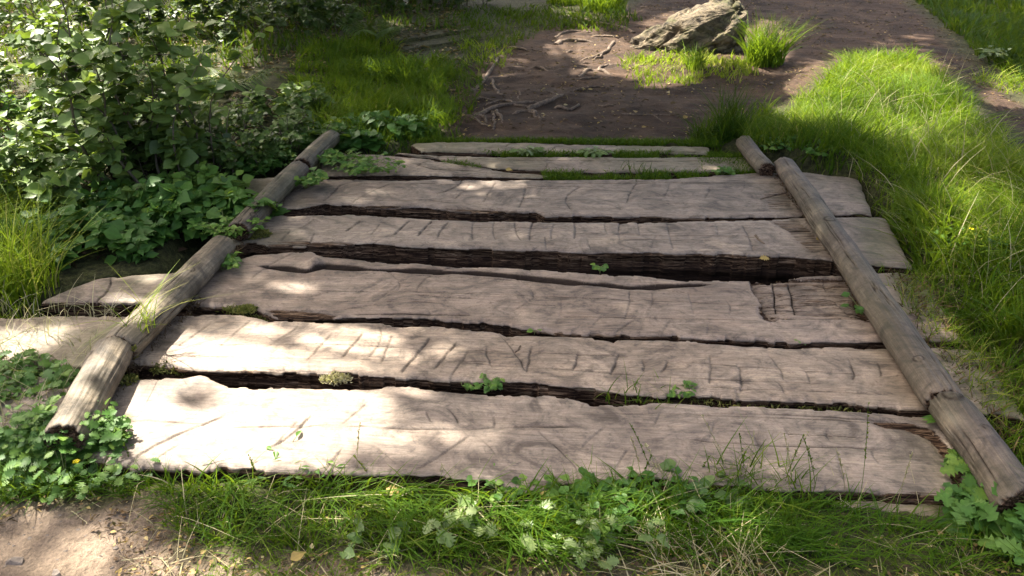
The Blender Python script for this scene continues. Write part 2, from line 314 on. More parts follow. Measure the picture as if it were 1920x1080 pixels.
# ------------------------------------------------------------------ planks
def plank(label, far, near, top=0.0, thick=.13, seed=1, m=0, marks=(), auto=0, cracks=(), ncr=4, recess=(), bumps=(), rots=(), mosses=(), step=.0042, wav=.006, ground_lip=0, endrag=.006, sidedepth=1.0):
    Fw = np.array([P(x, y, top) for x, y in far]); Nw = np.array([P(x, y, top) for x, y in near])
    c = (Fw[0] + Fw[-1] + Nw[0] + Nw[-1]) / 4
    dv = (Fw[-1] - Fw[0]) + (Nw[-1] - Nw[0]); ang = math.atan2(dv[1], dv[0]); ca, sa = math.cos(ang), math.sin(ang)
    def loc(p):
        p = np.asarray(p, float); x, y = p[..., 0] - c[0], p[..., 1] - c[1]
        return np.stack([x * ca + y * sa, -x * sa + y * ca], -1)
    Fl, Nl = loc(Fw), loc(Nw)
    length = max(Fl[-1, 0], Nl[-1, 0]) - min(Fl[0, 0], Nl[0, 0]); wid = np.mean(np.abs(np.interp(np.linspace(Nl[0, 0], Nl[-1, 0], 20), Fl[:, 0], Fl[:, 1]) - np.interp(np.linspace(Nl[0, 0], Nl[-1, 0], 20), Nl[:, 0], Nl[:, 1])))
    nu = int(length / step); nv = max(12, int(wid / (step * .85)))
    t = np.linspace(0, 1, nu)[None, :]; s = np.linspace(0, 1, nv)[:, None]
    u0 = Fl[0, 0] + (Nl[0, 0] - Fl[0, 0]) * s; u1 = Fl[-1, 0] + (Nl[-1, 0] - Fl[-1, 0]) * s
    u0 = u0 + endrag * fbm(s * 9, s * 0 + seed, seed + 1); u1 = u1 + endrag * fbm(s * 9, s * 0 + seed, seed + 2)
    U = u0 + (u1 - u0) * t
    vf = np.interp(U[0], Fl[:, 0], Fl[:, 1]); vnr = np.interp(U[-1], Nl[:, 0], Nl[:, 1])
    vf = vf + .0045 * fbm(U[0] * 9, 0 * U[0], seed + 3) + .003 * fbm(U[0] * 50, 0 * U[0] + 3, seed + 4)
    vnr = vnr + .005 * fbm(U[0] * 9, 0 * U[0], seed + 5) + .0035 * fbm(U[0] * 45, 0 * U[0] + 3, seed + 6)
    chip = lambda u, sd: .011 * sstep(.62, .68, vn(u * 8, u * 0, sd)) * (.4 + vn(u * 24, u * 0, sd + 1)) + .006 * sstep(.6, .64, vn(u * 27, u * 0, sd + 2))
    vf = vf - chip(U[0], seed + 80); vnr = vnr + chip(U[-1], seed + 84)
    V = vf[None] + (vnr - vf)[None] * s
    H = wav * fbm(U * 1.7, V * 4, seed + 7, 3) + .0028 * fbm(U * 5, V * 16, seed + 8, 3) + .0007 * fbm(U * 12, V * 160, seed + 9, 3)
    H = H + .004 * np.maximum(0, fbm(U * 3, V * 7, seed + 19, 2) - .1)
    rot = np.zeros_like(U); dirt_shade = np.zeros_like(U); moss = np.zeros_like(U)
    dN = (V - vnr[None]); dF = (vf[None] - V)           # distance inside from near / far edge
    edge = np.minimum(np.abs(dN), np.abs(dF)); dend = np.minimum(U - u0, u1 - U)
    ew = .010 + .006 * fbm(U * 6, U * 0, seed + 10, 3)
    H = H - .009 * np.exp(-edge / ew) - .012 * np.exp(-dend / .02)
    rot = np.maximum(rot, .36 * np.exp(-np.abs(dN) / .010)); moss = np.maximum(moss, .5 * np.exp(-dend / .25))
    rot = np.maximum(rot, .3 * np.exp(-dend / .03))
    # adze strokes: curved steps across the plank
    ml = []
    for mkp in marks:
        q = loc([P(x, y, top) for x, y in mkp[0]]); ml.append((q, mkp[1] if len(mkp) > 1 else 1.0))
    rr = np.random.RandomState(seed)
    for k in range((auto + 1) // 2):
        uc = Nl[0, 0] + (Nl[-1, 0] - Nl[0, 0]) * (k + rr.uniform(.1, .9)) / auto
        a, b = np.interp(uc, Fl[:, 0], Fl[:, 1]), np.interp(uc, Nl[:, 0], Nl[:, 1])
        vc = a + (b - a) * rr.uniform(.2, .8); hl = rr.uniform(.25, .5) * wid * .8; sl = rr.uniform(-.75, .15) if rr.rand() < .75 else rr.uniform(-.2, .6); cv = rr.uniform(-3, 3)
        vv = np.linspace(-hl, hl, 7); ml.append((np.stack([uc - sl * vv + cv * vv * vv, vc + vv], -1), rr.uniform(.35, 1)))
    for q, st in ml:
        o = np.argsort(q[:, 1]); q = q[o]; lo, hi = q[0, 1], q[-1, 1]
        j0 = (U[0] > q[:, 0].min() - .12) & (U[0] < q[:, 0].max() + .12); sl_ = np.where(j0)[0]
        if len(sl_) == 0: continue
        A = slice(sl_[0], sl_[-1] + 1); Us, Vs = U[:, A], V[:, A]
        uu = np.interp(Vs, q[:, 1], q[:, 0]) + .004 * fbm(Vs * 30, Vs * 0, seed + 40)
        win = sstep(lo - .01, lo + .02, Vs) * (1 - sstep(hi - .02, hi + .01, Vs)); d = Us - uu
        H[:, A] -= st * win * (.0055 * np.exp(-np.abs(d) / .03) * (d > 0) + .0025 * np.exp(-(d / .0035) ** 2))
        dirt_shade[:, A] = np.maximum(dirt_shade[:, A], win * min(st, 1.4) * (1 if st > 1.2 else vn(Us * 9, Vs * 26, seed + 41)) * (.85 * np.exp(-(d / .0038) ** 2) + .28 * np.exp(-np.abs(d) / .014) * (d > 0)))
    cl = []
    for cr in cracks: cl.append((loc([P(x, y, top) for x, y in cr[0]]), cr[1], cr[2]))
    for k in range(ncr):
        a = rr.uniform(Nl[0, 0], Nl[-1, 0] - .2); b = a + rr.uniform(.3, 1.5); f = rr.uniform(.12, .88)
        uu = np.linspace(a, min(b, Nl[-1, 0]), 12); vvv = np.interp(uu, Fl[:, 0], Fl[:, 1]) * (1 - f) + f * np.interp(uu, Nl[:, 0], Nl[:, 1])
        cl.append((np.stack([uu, vvv], -1), rr.uniform(.0012, .0022), rr.uniform(.002, .004)))
    for q, wd, dp in cl:
        o = np.argsort(q[:, 0]); q = q[o]
        vv = np.interp(U, q[:, 0], q[:, 1]) + .003 * fbm(U * 14, U * 0, seed + 50) + .0012 * fbm(U * 70, U * 0, seed + 51)
        win = sstep(q[0, 0], q[0, 0] + .08, U) * (1 - sstep(q[-1, 0] - .08, q[-1, 0], U))
        wd2 = wd * (.55 + .9 * vn(U * 11, U * 0, seed + 52)) * win + 1e-5; g = np.exp(-((V - vv) / wd2) ** 2) * win
        H -= dp * g; dirt_shade = np.maximum(dirt_shade, np.clip(g * (8 if wd > .004 else 1.2), 0, 1) * (1 if wd > .003 else vn(U * 16, V * 3, seed + 53)))
        if wd > .004: rot = np.maximum(rot, .5 * np.exp(-np.abs(V - vv) / (wd * 2.0)) * win)
    for poly, dp, wdt in recess:
        pl = [tuple(v) for v in loc([P(x, y, top) for x, y in poly])]
        f = soft_in(pl, U + .006 * fbm(V * 40, U * 0, seed + 60), V + .003 * fbm(U * 40, U * 0, seed + 61), wdt)
        H -= dp * f * (1 + .3 * fbm(U * 12, V * 60, seed + 62)); rot = np.maximum(rot, .42 * f + .75 * f * (1 - f) * 2)
    for poly, amt in rots:
        pl = [tuple(v) for v in loc([P(x, y, top) for x, y in poly])]
        f = soft_in(pl, U + .012 * fbm(V * 30, U * 9, seed + 63), V + .006 * fbm(U * 20, V * 40, seed + 64), .012)
        rot = np.maximum(rot, amt * f); H -= .012 * amt * f * (.5 + vn(U * 20, V * 130, seed + 65))
    for (x, y), rad, hh, asp in bumps:
        q = loc(P(x, y, top)); d2 = ((U - q[0]) / rad) ** 2 + ((V - q[1]) / (rad * asp)) ** 2
        H += hh * np.exp(-d2); dirt_shade = np.maximum(dirt_shade, .3 * np.exp(-((np.sqrt(d2) - 1.0) / .3) ** 2) * vn(U * 30, V * 30, seed + 90)); 
    # skirts round all four sides
    ks = 20; dd = np.linspace(0, 1, ks + 1)[1:]
    def ext(A): return np.pad(A, ((ks, ks), (ks, ks)), 'edge')
    Ue, Ve, He, re, de, me_ = map(ext, (U, V, H, rot, dirt_shade, moss))
    rowd = np.zeros(nv + 2 * ks); rowd[:ks] = dd[::-1]; rowd[-ks:] = dd
    cold = np.zeros(nu + 2 * ks); cold[:ks] = dd[::-1]; cold[-ks:] = dd
    D = np.maximum(rowd[:, None], cold[None, :])
    sgn = np.zeros_like(D); sgn[:ks] = 1; sgn[-ks:] = -1
    rag = .014 * fbm(Ue * 3, D * 9, seed + 70, 4) + .003 * fbm(Ue * 3 + D * 3, D * 22, seed + 71, 3) - .012 * sidedepth * np.exp(-((D - .3) / .2) ** 2) * vn(Ue * 2.5, Ue * 0, seed + 74)
    Ve = Ve + sgn * (rag + .012 * np.sin(np.clip(D, 0, 1) * 3) * vn(Ue * 4, Ue * 0, seed + 72)) * (D > 0)
    sg2 = np.zeros_like(D); sg2[:, :ks] = -1; sg2[:, -ks:] = 1
    Ue = Ue + sg2 * .008 * fbm(Ve * 20, D * 8, seed + 73) * (D > 0)
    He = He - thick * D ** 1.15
    re = np.where(D > 0, np.clip(.35 + D * 3.5, 0, 1), re); de = np.where(D > 0, sstep(.25, .65, D) * .97, de)  # gap shade painted on: side faces blacken with depth
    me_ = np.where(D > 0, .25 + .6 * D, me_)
    a, b = Ue.shape; i2, j2 = np.meshgrid(np.arange(a - 1), np.arange(b - 1), indexing='ij')
    F = np.stack([i2 * b + j2, (i2 + 1) * b + j2, (i2 + 1) * b + j2 + 1, i2 * b + j2 + 1], -1).reshape(-1, 4)
    for poly, amt in mosses:
        pl = [tuple(v) for v in loc([P(x, y, top) for x, y in poly])]; me_ = np.maximum(me_, amt * soft_in(pl, Ue, Ve, .03))
    o = mk('plank', np.stack([Ue, Ve, He], -1).reshape(-1, 3), [F], WOODS[m], loc=(c[0], c[1], top), rz=ang, attrs={'rot': re, 'dirt_shade': de, 'moss': me_})
    return tag(o, label, 'plank', 'broad planks of the crossing')

def arc(x0, y0, x1, y1, bend=0):
    mx, my = (x0 + x1) / 2 + bend, (y0 + y1) / 2; return [(x0, y0), ((x0 + mx) / 2 + bend * .25, (y0 + my) / 2), (mx, my), ((x1 + mx) / 2 + bend * .25, (y1 + my) / 2), (x1, y1)]
mk5 = [(arc(a, b, c_, d, e), s) for a, b, c_, d, e, s in (
    (985, 352, 972, 390, 2, .8), (880, 345, 850, 375, 3, .6), (1195, 340, 1175, 380, -3, .7), (1255, 342, 1246, 368, 2, .5), (1395, 338, 1388, 360, 4, .4), (760, 340, 775, 352, 0, .7), (640, 345, 605, 378, 0, .8), (1330, 350, 1320, 372, 3, .5), (930, 340, 905, 380, 0, .6))]
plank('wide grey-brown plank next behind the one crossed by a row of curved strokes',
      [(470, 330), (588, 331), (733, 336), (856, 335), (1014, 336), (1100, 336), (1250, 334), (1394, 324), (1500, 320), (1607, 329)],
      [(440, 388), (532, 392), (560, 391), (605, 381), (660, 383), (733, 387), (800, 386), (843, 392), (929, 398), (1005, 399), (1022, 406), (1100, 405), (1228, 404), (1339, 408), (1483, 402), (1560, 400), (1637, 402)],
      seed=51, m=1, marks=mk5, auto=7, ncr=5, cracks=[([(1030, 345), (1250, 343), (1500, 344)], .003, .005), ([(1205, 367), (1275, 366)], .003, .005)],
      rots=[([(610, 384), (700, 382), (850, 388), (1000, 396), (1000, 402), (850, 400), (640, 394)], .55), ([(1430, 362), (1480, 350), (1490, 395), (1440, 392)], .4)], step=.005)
mk4 = [(arc(a, b, c_, d, e), s) for a, b, c_, d, e, s in (
    (676, 414, 648, 435, 0, .9), (714, 418, 696, 441, 0, .6), (768, 412, 738, 441, 0, 1.), (811, 412, 782, 443, 0, 1.), (841, 416, 820, 445, -3, .9), (889, 414, 887, 449, -3, .8), (927, 416, 930, 450, -4, .8),
    (965, 416, 978, 452, -4, .9), (1000, 414, 993, 451, -2, 1.), (1040, 418, 1034, 449, -3, .9), (1076, 414, 1076, 449, 3, 1.), (1135, 416, 1140, 440, -3, .7), (1163, 416, 1163, 451, -3, .9), (1195, 414, 1200, 440, 0, .6), (1250, 418, 1262, 468, 0, .7),
    (1340, 418, 1345, 440, 3, .6), (1392, 422, 1412, 470, 3, 1.), (1418, 446, 1432, 458, 0, .7), (1022, 444, 1024, 466, 0, .8), (1100, 446, 1108, 470, 0, .6), (1230, 440, 1220, 466, 0, .5), (590, 412, 560, 430, 0, .6), (545, 432, 528, 452, 0, .7), (590, 440, 580, 456, 0, .7))]
plank('plank crossed by a row of short curved axe strokes, with a brown splintered near face',
      [(460, 402), (545, 401), (660, 400), (758, 406), (886, 413), (1014, 414), (1143, 414), (1270, 413), (1432, 410), (1496, 406), (1637, 404), (1660, 403)],
      [(430, 455), (498, 457), (575, 460), (639, 458), (650, 456), (681, 453), (775, 458), (886, 464), (1056, 471), (1180, 472), (1313, 474), (1483, 479), (1564, 485), (1620, 494), (1712, 499)],
      seed=41, m=3, mosses=[([(1590, 400), (1680, 400), (1730, 510), (1640, 510)], .75)], marks=mk4, ncr=3, step=.0046, thick=.16, cracks=[([(1080, 440), (1300, 441), (1440, 444)], .002, .003)],
      rots=[([(498, 452), (640, 450), (690, 455), (640, 462), (498, 462)], .5), ([(1440, 412), (1500, 410), (1560, 470), (1520, 474), (1470, 430)], .45)])
mk3 = [(arc(a, b, c_, d, e), s) for a, b, c_, d, e, s in (
    (720, 505, 745, 545, 14, .7), (745, 534, 715, 556, 0, .5), (960, 520, 1000, 560, 14, .8), (1000, 558, 955, 585, 4, .5), (860, 580, 950, 562, 0, .5), (1180, 545, 1170, 600, 4, .6), (1222, 548, 1212, 585, 6, .6), (1360, 560, 1366, 590, 6, .6), (1130, 590, 1110, 612, 0, .5), (800, 577, 808, 590, 0, .6),
    (560, 560, 640, 540, 0, .4), (620, 585, 760, 560, 0, .4), (1290, 545, 1300, 590, 0, .5), (1256, 600, 1240, 628, 0, .5), (1330, 600, 1325, 630, 0, .4), (1190, 600, 1150, 625, 0, .5), (1050, 560, 1042, 610, 5, .4), (1451, 520, 1456, 577, 0, 1.25), (1480, 522, 1492, 580, 0, 1.22), (1564, 552, 1606, 594, 0, 1.0), (1545, 516, 1552, 540, 0, .9))] + [([(1407, 526), (1414, 545), (1428, 562), (1432, 578), (1450, 598)], 3.0)]
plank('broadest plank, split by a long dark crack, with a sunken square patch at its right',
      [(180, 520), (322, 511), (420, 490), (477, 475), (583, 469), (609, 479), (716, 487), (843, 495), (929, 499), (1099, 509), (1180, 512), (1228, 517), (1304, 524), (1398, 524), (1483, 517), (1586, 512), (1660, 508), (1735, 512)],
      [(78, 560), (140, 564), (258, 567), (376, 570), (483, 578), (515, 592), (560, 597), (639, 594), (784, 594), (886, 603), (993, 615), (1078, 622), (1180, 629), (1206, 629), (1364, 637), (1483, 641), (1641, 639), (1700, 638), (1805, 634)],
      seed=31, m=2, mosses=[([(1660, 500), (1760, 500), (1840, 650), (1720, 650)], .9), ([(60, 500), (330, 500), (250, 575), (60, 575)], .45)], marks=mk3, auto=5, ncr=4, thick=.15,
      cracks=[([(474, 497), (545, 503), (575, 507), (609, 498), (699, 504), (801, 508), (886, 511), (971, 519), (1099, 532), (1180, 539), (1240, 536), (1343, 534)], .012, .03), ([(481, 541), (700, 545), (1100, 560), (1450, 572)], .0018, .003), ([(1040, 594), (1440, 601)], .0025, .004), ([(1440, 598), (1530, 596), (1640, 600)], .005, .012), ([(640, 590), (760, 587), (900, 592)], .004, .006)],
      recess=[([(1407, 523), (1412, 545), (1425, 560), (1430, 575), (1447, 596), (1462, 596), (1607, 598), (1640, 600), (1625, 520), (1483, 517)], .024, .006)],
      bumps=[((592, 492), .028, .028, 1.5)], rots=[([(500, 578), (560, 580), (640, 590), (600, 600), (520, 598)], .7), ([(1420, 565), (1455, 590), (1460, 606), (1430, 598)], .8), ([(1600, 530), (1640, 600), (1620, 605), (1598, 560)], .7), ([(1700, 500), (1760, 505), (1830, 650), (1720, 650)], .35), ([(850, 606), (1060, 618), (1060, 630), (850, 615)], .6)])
for q_ in ():
    pass
mk2 = [(arc(a, b, c_, d, e), s) for a, b, c_, d, e, s in (
    (395, 605, 330, 650, 0, .6), (470, 600, 410, 650, 0, .5), (560, 612, 500, 650, 0, .6), (620, 626, 575, 676, 0, .6), (680, 624, 640, 670, 0, .9), (735, 626, 715, 680, 0, .6), (806, 632, 752, 698, 0, 1.), (856, 640, 815, 690, 0, .9), (880, 655, 845, 704, 0, .6), (935, 625, 985, 694, 4, .9),
    (912, 650, 925, 690, -4, .8), (995, 652, 988, 698, 0, .9), (1085, 660, 1075, 694, 0, .8), (1160, 662, 1145, 704, 0, 1.), (1255, 672, 1240, 700, 0, .7), (1205, 672, 1208, 700, 0, .6), (1330, 665, 1330, 720, 3, .6), (1382, 680, 1388, 735, 5, .9), (1440, 664, 1470, 712, 6, .9), (1505, 690, 1520, 720, 4, .7),
    (1590, 672, 1600, 712, 5, 1.), (1645, 680, 1650, 706, 4, .7), (1460, 716, 1475, 742, 0, .7), (1300, 722, 1310, 742, 0, .5), (1380, 724, 1384, 744, 0, .6), (960, 660, 978, 650, 0, .8))]
plank('long plank scored by many slanting cuts, just behind the nearest full plank',
      [(-60, 592), (54, 591), (215, 588), (365, 588), (446, 586), (499, 597), (639, 602), (716, 602), (831, 609), (860, 613), (920, 613), (950, 626), (1056, 628), (1180, 634), (1300, 636), (1380, 643), (1462, 647), (1654, 649), (1760, 645), (1840, 650)],
      [(-100, 685), (0, 685), (161, 685), (268, 680), (344, 685), (397, 690), (483, 690), (639, 699), (782, 708), (930, 713), (1115, 726), (1200, 739), (1344, 745), (1537, 753), (1730, 765), (1850, 772), (1925, 780)],
      seed=21, m=0, marks=mk2, ncr=2, auto=4, thick=.15, step=.004,
      cracks=[([(300, 645), (600, 644), (900, 656), (1200, 668)], .0022, .004), ([(300, 665), (640, 672), (820, 676)], .0018, .003), ([(1210, 672), (1500, 694), (1720, 706)], .0022, .004), ([(1150, 718), (1400, 728), (1700, 742)], .002, .003)],
      rots=[([(1700, 655), (1740, 700), (1760, 760), (1735, 762), (1705, 700), (1680, 660)], .7), ([(330, 683), (480, 688), (640, 696), (640, 701), (480, 693)], .5)],
      mosses=[([(-60, 580), (250, 580), (200, 690), (-100, 690)], .5), ([(1780, 630), (2000, 640), (2000, 790), (1860, 770)], .9)])
mk1 = [(arc(a, b, c_, d, e), s) for a, b, c_, d, e, s in (
    (800, 770, 810, 792, -4, .7), (838, 766, 858, 795, 4, .9), (925, 780, 926, 804, 0, .6), (880, 818, 780, 880, 0, .6), (1010, 812, 1085, 885, 6, 1.), (905, 828, 930, 855, 4, .6), (1135, 800, 1090, 840, 0, .5), (1470, 800, 1482, 822, 0, .7), (1550, 805, 1560, 830, -4, .6), (640, 840, 610, 880, 0, .5), (700, 835, 745, 870, 0, .5),
    (560, 790, 520, 830, 0, .5), (690, 755, 640, 800, 0, .4), (1630, 840, 1650, 870, 0, .6), (1410, 810, 1430, 850, 0, .5), (1240, 770, 1225, 800, 0, .5), (340, 830, 290, 862, 0, .5), (480, 835, 450, 860, 0, .4), (1340, 790, 1325, 830, 0, .5), (1570, 850, 1580, 905, 0, .5), (1180, 840, 1150, 880, 0, .4))]
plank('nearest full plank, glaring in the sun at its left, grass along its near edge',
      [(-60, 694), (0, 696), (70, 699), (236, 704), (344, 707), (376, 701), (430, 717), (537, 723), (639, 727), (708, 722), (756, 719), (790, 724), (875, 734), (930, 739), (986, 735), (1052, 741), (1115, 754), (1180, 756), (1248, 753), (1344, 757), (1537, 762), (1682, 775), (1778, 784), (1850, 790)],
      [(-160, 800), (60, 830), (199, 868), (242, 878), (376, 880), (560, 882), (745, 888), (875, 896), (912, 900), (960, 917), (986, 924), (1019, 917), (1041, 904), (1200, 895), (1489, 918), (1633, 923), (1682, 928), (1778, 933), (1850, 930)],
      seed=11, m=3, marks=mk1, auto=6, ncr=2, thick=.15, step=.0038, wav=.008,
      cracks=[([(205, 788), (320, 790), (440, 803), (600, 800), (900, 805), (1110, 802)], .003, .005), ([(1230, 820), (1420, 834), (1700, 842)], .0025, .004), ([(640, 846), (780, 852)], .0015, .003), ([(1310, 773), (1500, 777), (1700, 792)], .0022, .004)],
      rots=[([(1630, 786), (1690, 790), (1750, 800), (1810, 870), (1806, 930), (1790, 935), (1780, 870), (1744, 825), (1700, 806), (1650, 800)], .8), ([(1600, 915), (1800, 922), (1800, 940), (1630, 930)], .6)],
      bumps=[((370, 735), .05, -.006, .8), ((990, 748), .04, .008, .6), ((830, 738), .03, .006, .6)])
plank('short mossy remnant of plank low at the front right corner of the crossing',
      [(1560, 928), (1624, 931), (1700, 934), (1797, 945), (1830, 950)], [(1560, 950), (1633, 953), (1700, 962), (1788, 979), (1830, 985)],
      top=-.03, seed=5, m=2, ncr=1, thick=.08, step=.005, mosses=[([(1500, 900), (1900, 900), (1900, 1000), (1500, 1000)], .5)])
plank('tapering pale plank near the far end with a leafy weed over its left end',
      [(600, 288), (700, 288), (807, 298), (899, 312), (960, 321), (1030, 326)], [(600, 327), (700, 327), (745, 326), (862, 329), (960, 330), (1030, 331)],
      seed=61, m=4, ncr=3, auto=4, thick=.12, step=.006, cracks=[([(770, 305), (810, 318), (900, 322)], .004, .006)])
plank('second plank from the far end, with green grass in front of its right half',
      [(740, 283), (818, 290), (1010, 293), (1150, 294), (1280, 294), (1430, 292)], [(790, 292), (850, 303), (936, 316), (1018, 320), (1150, 322), (1280, 322), (1430, 320)],
      seed=71, m=2, ncr=3, auto=5, thick=.12, step=.006, mosses=[([(740, 280), (1430, 280), (1430, 330), (740, 330)], .35)])
plank('farthest plank, narrow and half grown over by grass at the edge of the bare earth',
      [(770, 266), (850, 265), (973, 266), (1150, 269), (1330, 273)], [(790, 282), (803, 283), (973, 287), (1150, 286), (1330, 286)],
      seed=81, m=4, ncr=2, auto=5, thick=.12, step=.006, mosses=[([(740, 260), (1430, 260), (1430, 290), (740, 290)], .6)])

# ------------------------------------------------------------------ logs lying along both sides
def log(label, a, b, r0, r1, seed, m, knots=(), flat=.88, dz=0.0, bend=.01):
    A = P(a[0], a[1], r0 * flat + dz); B = P(b[0], b[1], r1 * flat + dz); c = (A + B) / 2
    L = np.linalg.norm((B - A)); rz = math.atan2(B[1] - A[1], B[0] - A[0]) - math.pi / 2
    tilt = math.asin((B[2] - A[2]) / L)
    n, mm = 110, int(L / .008)
    y = np.linspace(-L / 2, L / 2, mm)[:, None]; th = np.linspace(0, 2 * np.pi, n, endpoint=False)[None]
    rad = r0 + (r1 - r0) * (y / L + .5)
    cx, sx = np.cos(th), np.sin(th)
    rad = rad * (1 + .07 * fbm(y * 2.5 + cx * .8, sx * 1.1 + seed, seed) + .02 * fbm(y * 8, th * 3, seed + 1)) - .0035 * np.maximum(0, fbm(y * 3, cx * 9 + sx * 5, seed + 2) - .25) * 3
    crack = fbm(y * .9 + seed, th * 2.6 + seed, seed + 6, 4); cg = np.exp(-((crack) / .03) ** 2) * sstep(.4, .55, vn(y * 3, th * 2, seed + 7))
    rad = rad - .007 * cg + .0022 * fbm(y * 3, th * 14, seed + 8, 3)
    dirt_shade = np.clip(cg * .85, 0, 1); rot = np.zeros_like(rad) + 0 * th
    for ky, kth, kr, kh in knots:
        dth = np.angle(np.exp(1j * (th - kth))) * r0; d2 = ((y - ky * L) / kr) ** 2 + (dth / kr) ** 2
        rad = rad + kh * np.exp(-d2); dirt_shade = np.maximum(dirt_shade, .9 * np.exp(-((np.sqrt(d2) - .8) / .18) ** 2)); dirt_shade = np.maximum(dirt_shade, .6 * np.exp(-d2 * 12))
    e = np.minimum(y + L / 2, L / 2 - y); rad = rad - .006 * np.exp(-e / .008)
    rot = rot + .45 * np.exp(-e / .03)
    ox = bend * np.sin((y / L + .5) * 3.1 + seed) + .006 * fbm(y * 4, y * 0, seed + 30)
    VX = rad * cx + ox; VZ = rad * sx * flat; VY = y + 0 * th
    VY = VY + np.where(e < .03, .012 * fbm(cx * 4, sx * 4, seed + 9) * np.sign(y), 0)
    V = np.stack([VX, VY, VZ], -1)
    rings = [V]; R_ = [rot]; D_ = [dirt_shade]
    # end faces, slightly hollow and cracked
    for s, idx in ((-1, 0), (1, -1)):
        ee = [];
        for f in (.8, .55, .3, .05):
            q = V[idx] * 1.0; cc = q.mean(0); q = cc + (q - cc) * f; q[:, 1] += -s * .004 * (1 - f) + .003 * fbm(cx[0] * 5 * f, sx[0] * 5 * f, seed + 12); ee.append(q)
        ee = np.array(ee if s == 1 else ee[::-1])
        if s == 1: rings.append(ee)
        else: rings.insert(0, ee)
    V = np.concatenate(rings); k = len(V)
    rot = np.concatenate([np.full((4, n), .75), rot, np.full((4, n), .75)]); dirt_shade = np.concatenate([np.zeros((4, n)), dirt_shade + 0 * th, np.zeros((4, n))])
    i, j = np.meshgrid(np.arange(k - 1), np.arange(n), indexing='ij')
    F = np.stack([i * n + j, i * n + (j + 1) % n, (i + 1) * n + (j + 1) % n, (i + 1) * n + j], -1).reshape(-1, 4)
    o = mk('log', V.reshape(-1, 3), [F], m, loc=tuple(c), attrs={'rot': rot, 'dirt_shade': dirt_shade, 'moss': np.zeros(k * n)})
    o.rotation_euler = (tilt, 0, rz)
    return tag(o, label, 'log', 'logs laid along the two sides of the crossing')
UP = math.pi / 2
log('thick pale log with split grain at the front left, its near end among buttercup leaves', (118, 826), (215, 656), .062, .065, 101, LOGM, [(.3, UP + .9, .03, .006)], bend=.004)
log('sunlit log with soft leaf shadows in the middle of the left side', (217, 654), (424, 460), .065, .057, 102, LOGM, [(.1, UP - .3, .02, .004)], bend=.012)
log('dark round log with one pale knot scar in the shade of the left side', (446, 434), (564, 317), .057, .056, 103, LOGD, [(-.38, UP - .7, .022, .005)])
log('short dark log at the far end of the left side under leaves', (568, 312), (622, 256), .056, .052, 104, LOGD)
log('short log piece at the far end of the right side with a dark hollow end', (1441, 319), (1390, 266), .052, .05, 105, LOGR, dz=-.012)
log('longest log, flat topped and cracked, crossing the planks on the right side', (1776, 756), (1466, 308), .062, .058, 106, LOGR, [(-.42, UP + .4, .02, .004), (.1, UP, .03, .002)], flat=.8, bend=.01)
log('nearest log on the right side with a round knot at its far end', (1912, 952), (1779, 760), .062, .063, 107, LOGR, [(.45, UP + .2, .03, .012), (.1, UP - .2, .015, .004)], flat=.85)

# ------------------------------------------------------------------ grass (nobody could count it)
def blades(mb, x, y, L, wd, rnd, lean, seg=4, z=None, spread=.5, r=rs):
    n = len(x); z = gz(x, y) - .004 if z is None else z
    yaw = r.uniform(0, 2 * np.pi, n); lx, ly = lean
    b = r.uniform(.15, 1.0, n) * spread * 2
    dx = np.cos(yaw) * b + lx; dy = np.sin(yaw) * b + ly
    t = np.linspace(0, 1, seg + 1)
    pos = np.zeros((n, seg + 1, 3)); h = t - .22 * t ** 2 * np.minimum(1.4, np.hypot(dx, dy))[:, None]
    pos[..., 0] = x[:, None] + dx[:, None] * L[:, None] * t ** 1.8; pos[..., 1] = y[:, None] + dy[:, None] * L[:, None] * t ** 1.8
    pos[..., 2] = z[:, None] + L[:, None] * h * .9
    w_ = wd[:, None] * (1 - t ** 2.2)[None] * .5 + .0003; sy = r.uniform(0, np.pi, n)
    sx_, sy_ = np.cos(sy), np.sin(sy)
    V = np.zeros((n, seg + 1, 2, 3))
    V[:, :, 0] = pos; V[:, :, 1] = pos
    V[:, :, 0, 0] -= w_ * sx_[:, None]; V[:, :, 0, 1] -= w_ * sy_[:, None]; V[:, :, 1, 0] += w_ * sx_[:, None]; V[:, :, 1, 1] += w_ * sy_[:, None]
    k = 2 * (seg + 1); base = np.arange(n) * k
    f = np.array([(2 * i, 2 * i + 1, 2 * i + 3, 2 * i + 2) for i in range(seg)])
    mb.add(V.reshape(-1, 3), (f[None] + base[:, None, None]).reshape(-1, 4), rnd=np.repeat(rnd, k), tip=.3)
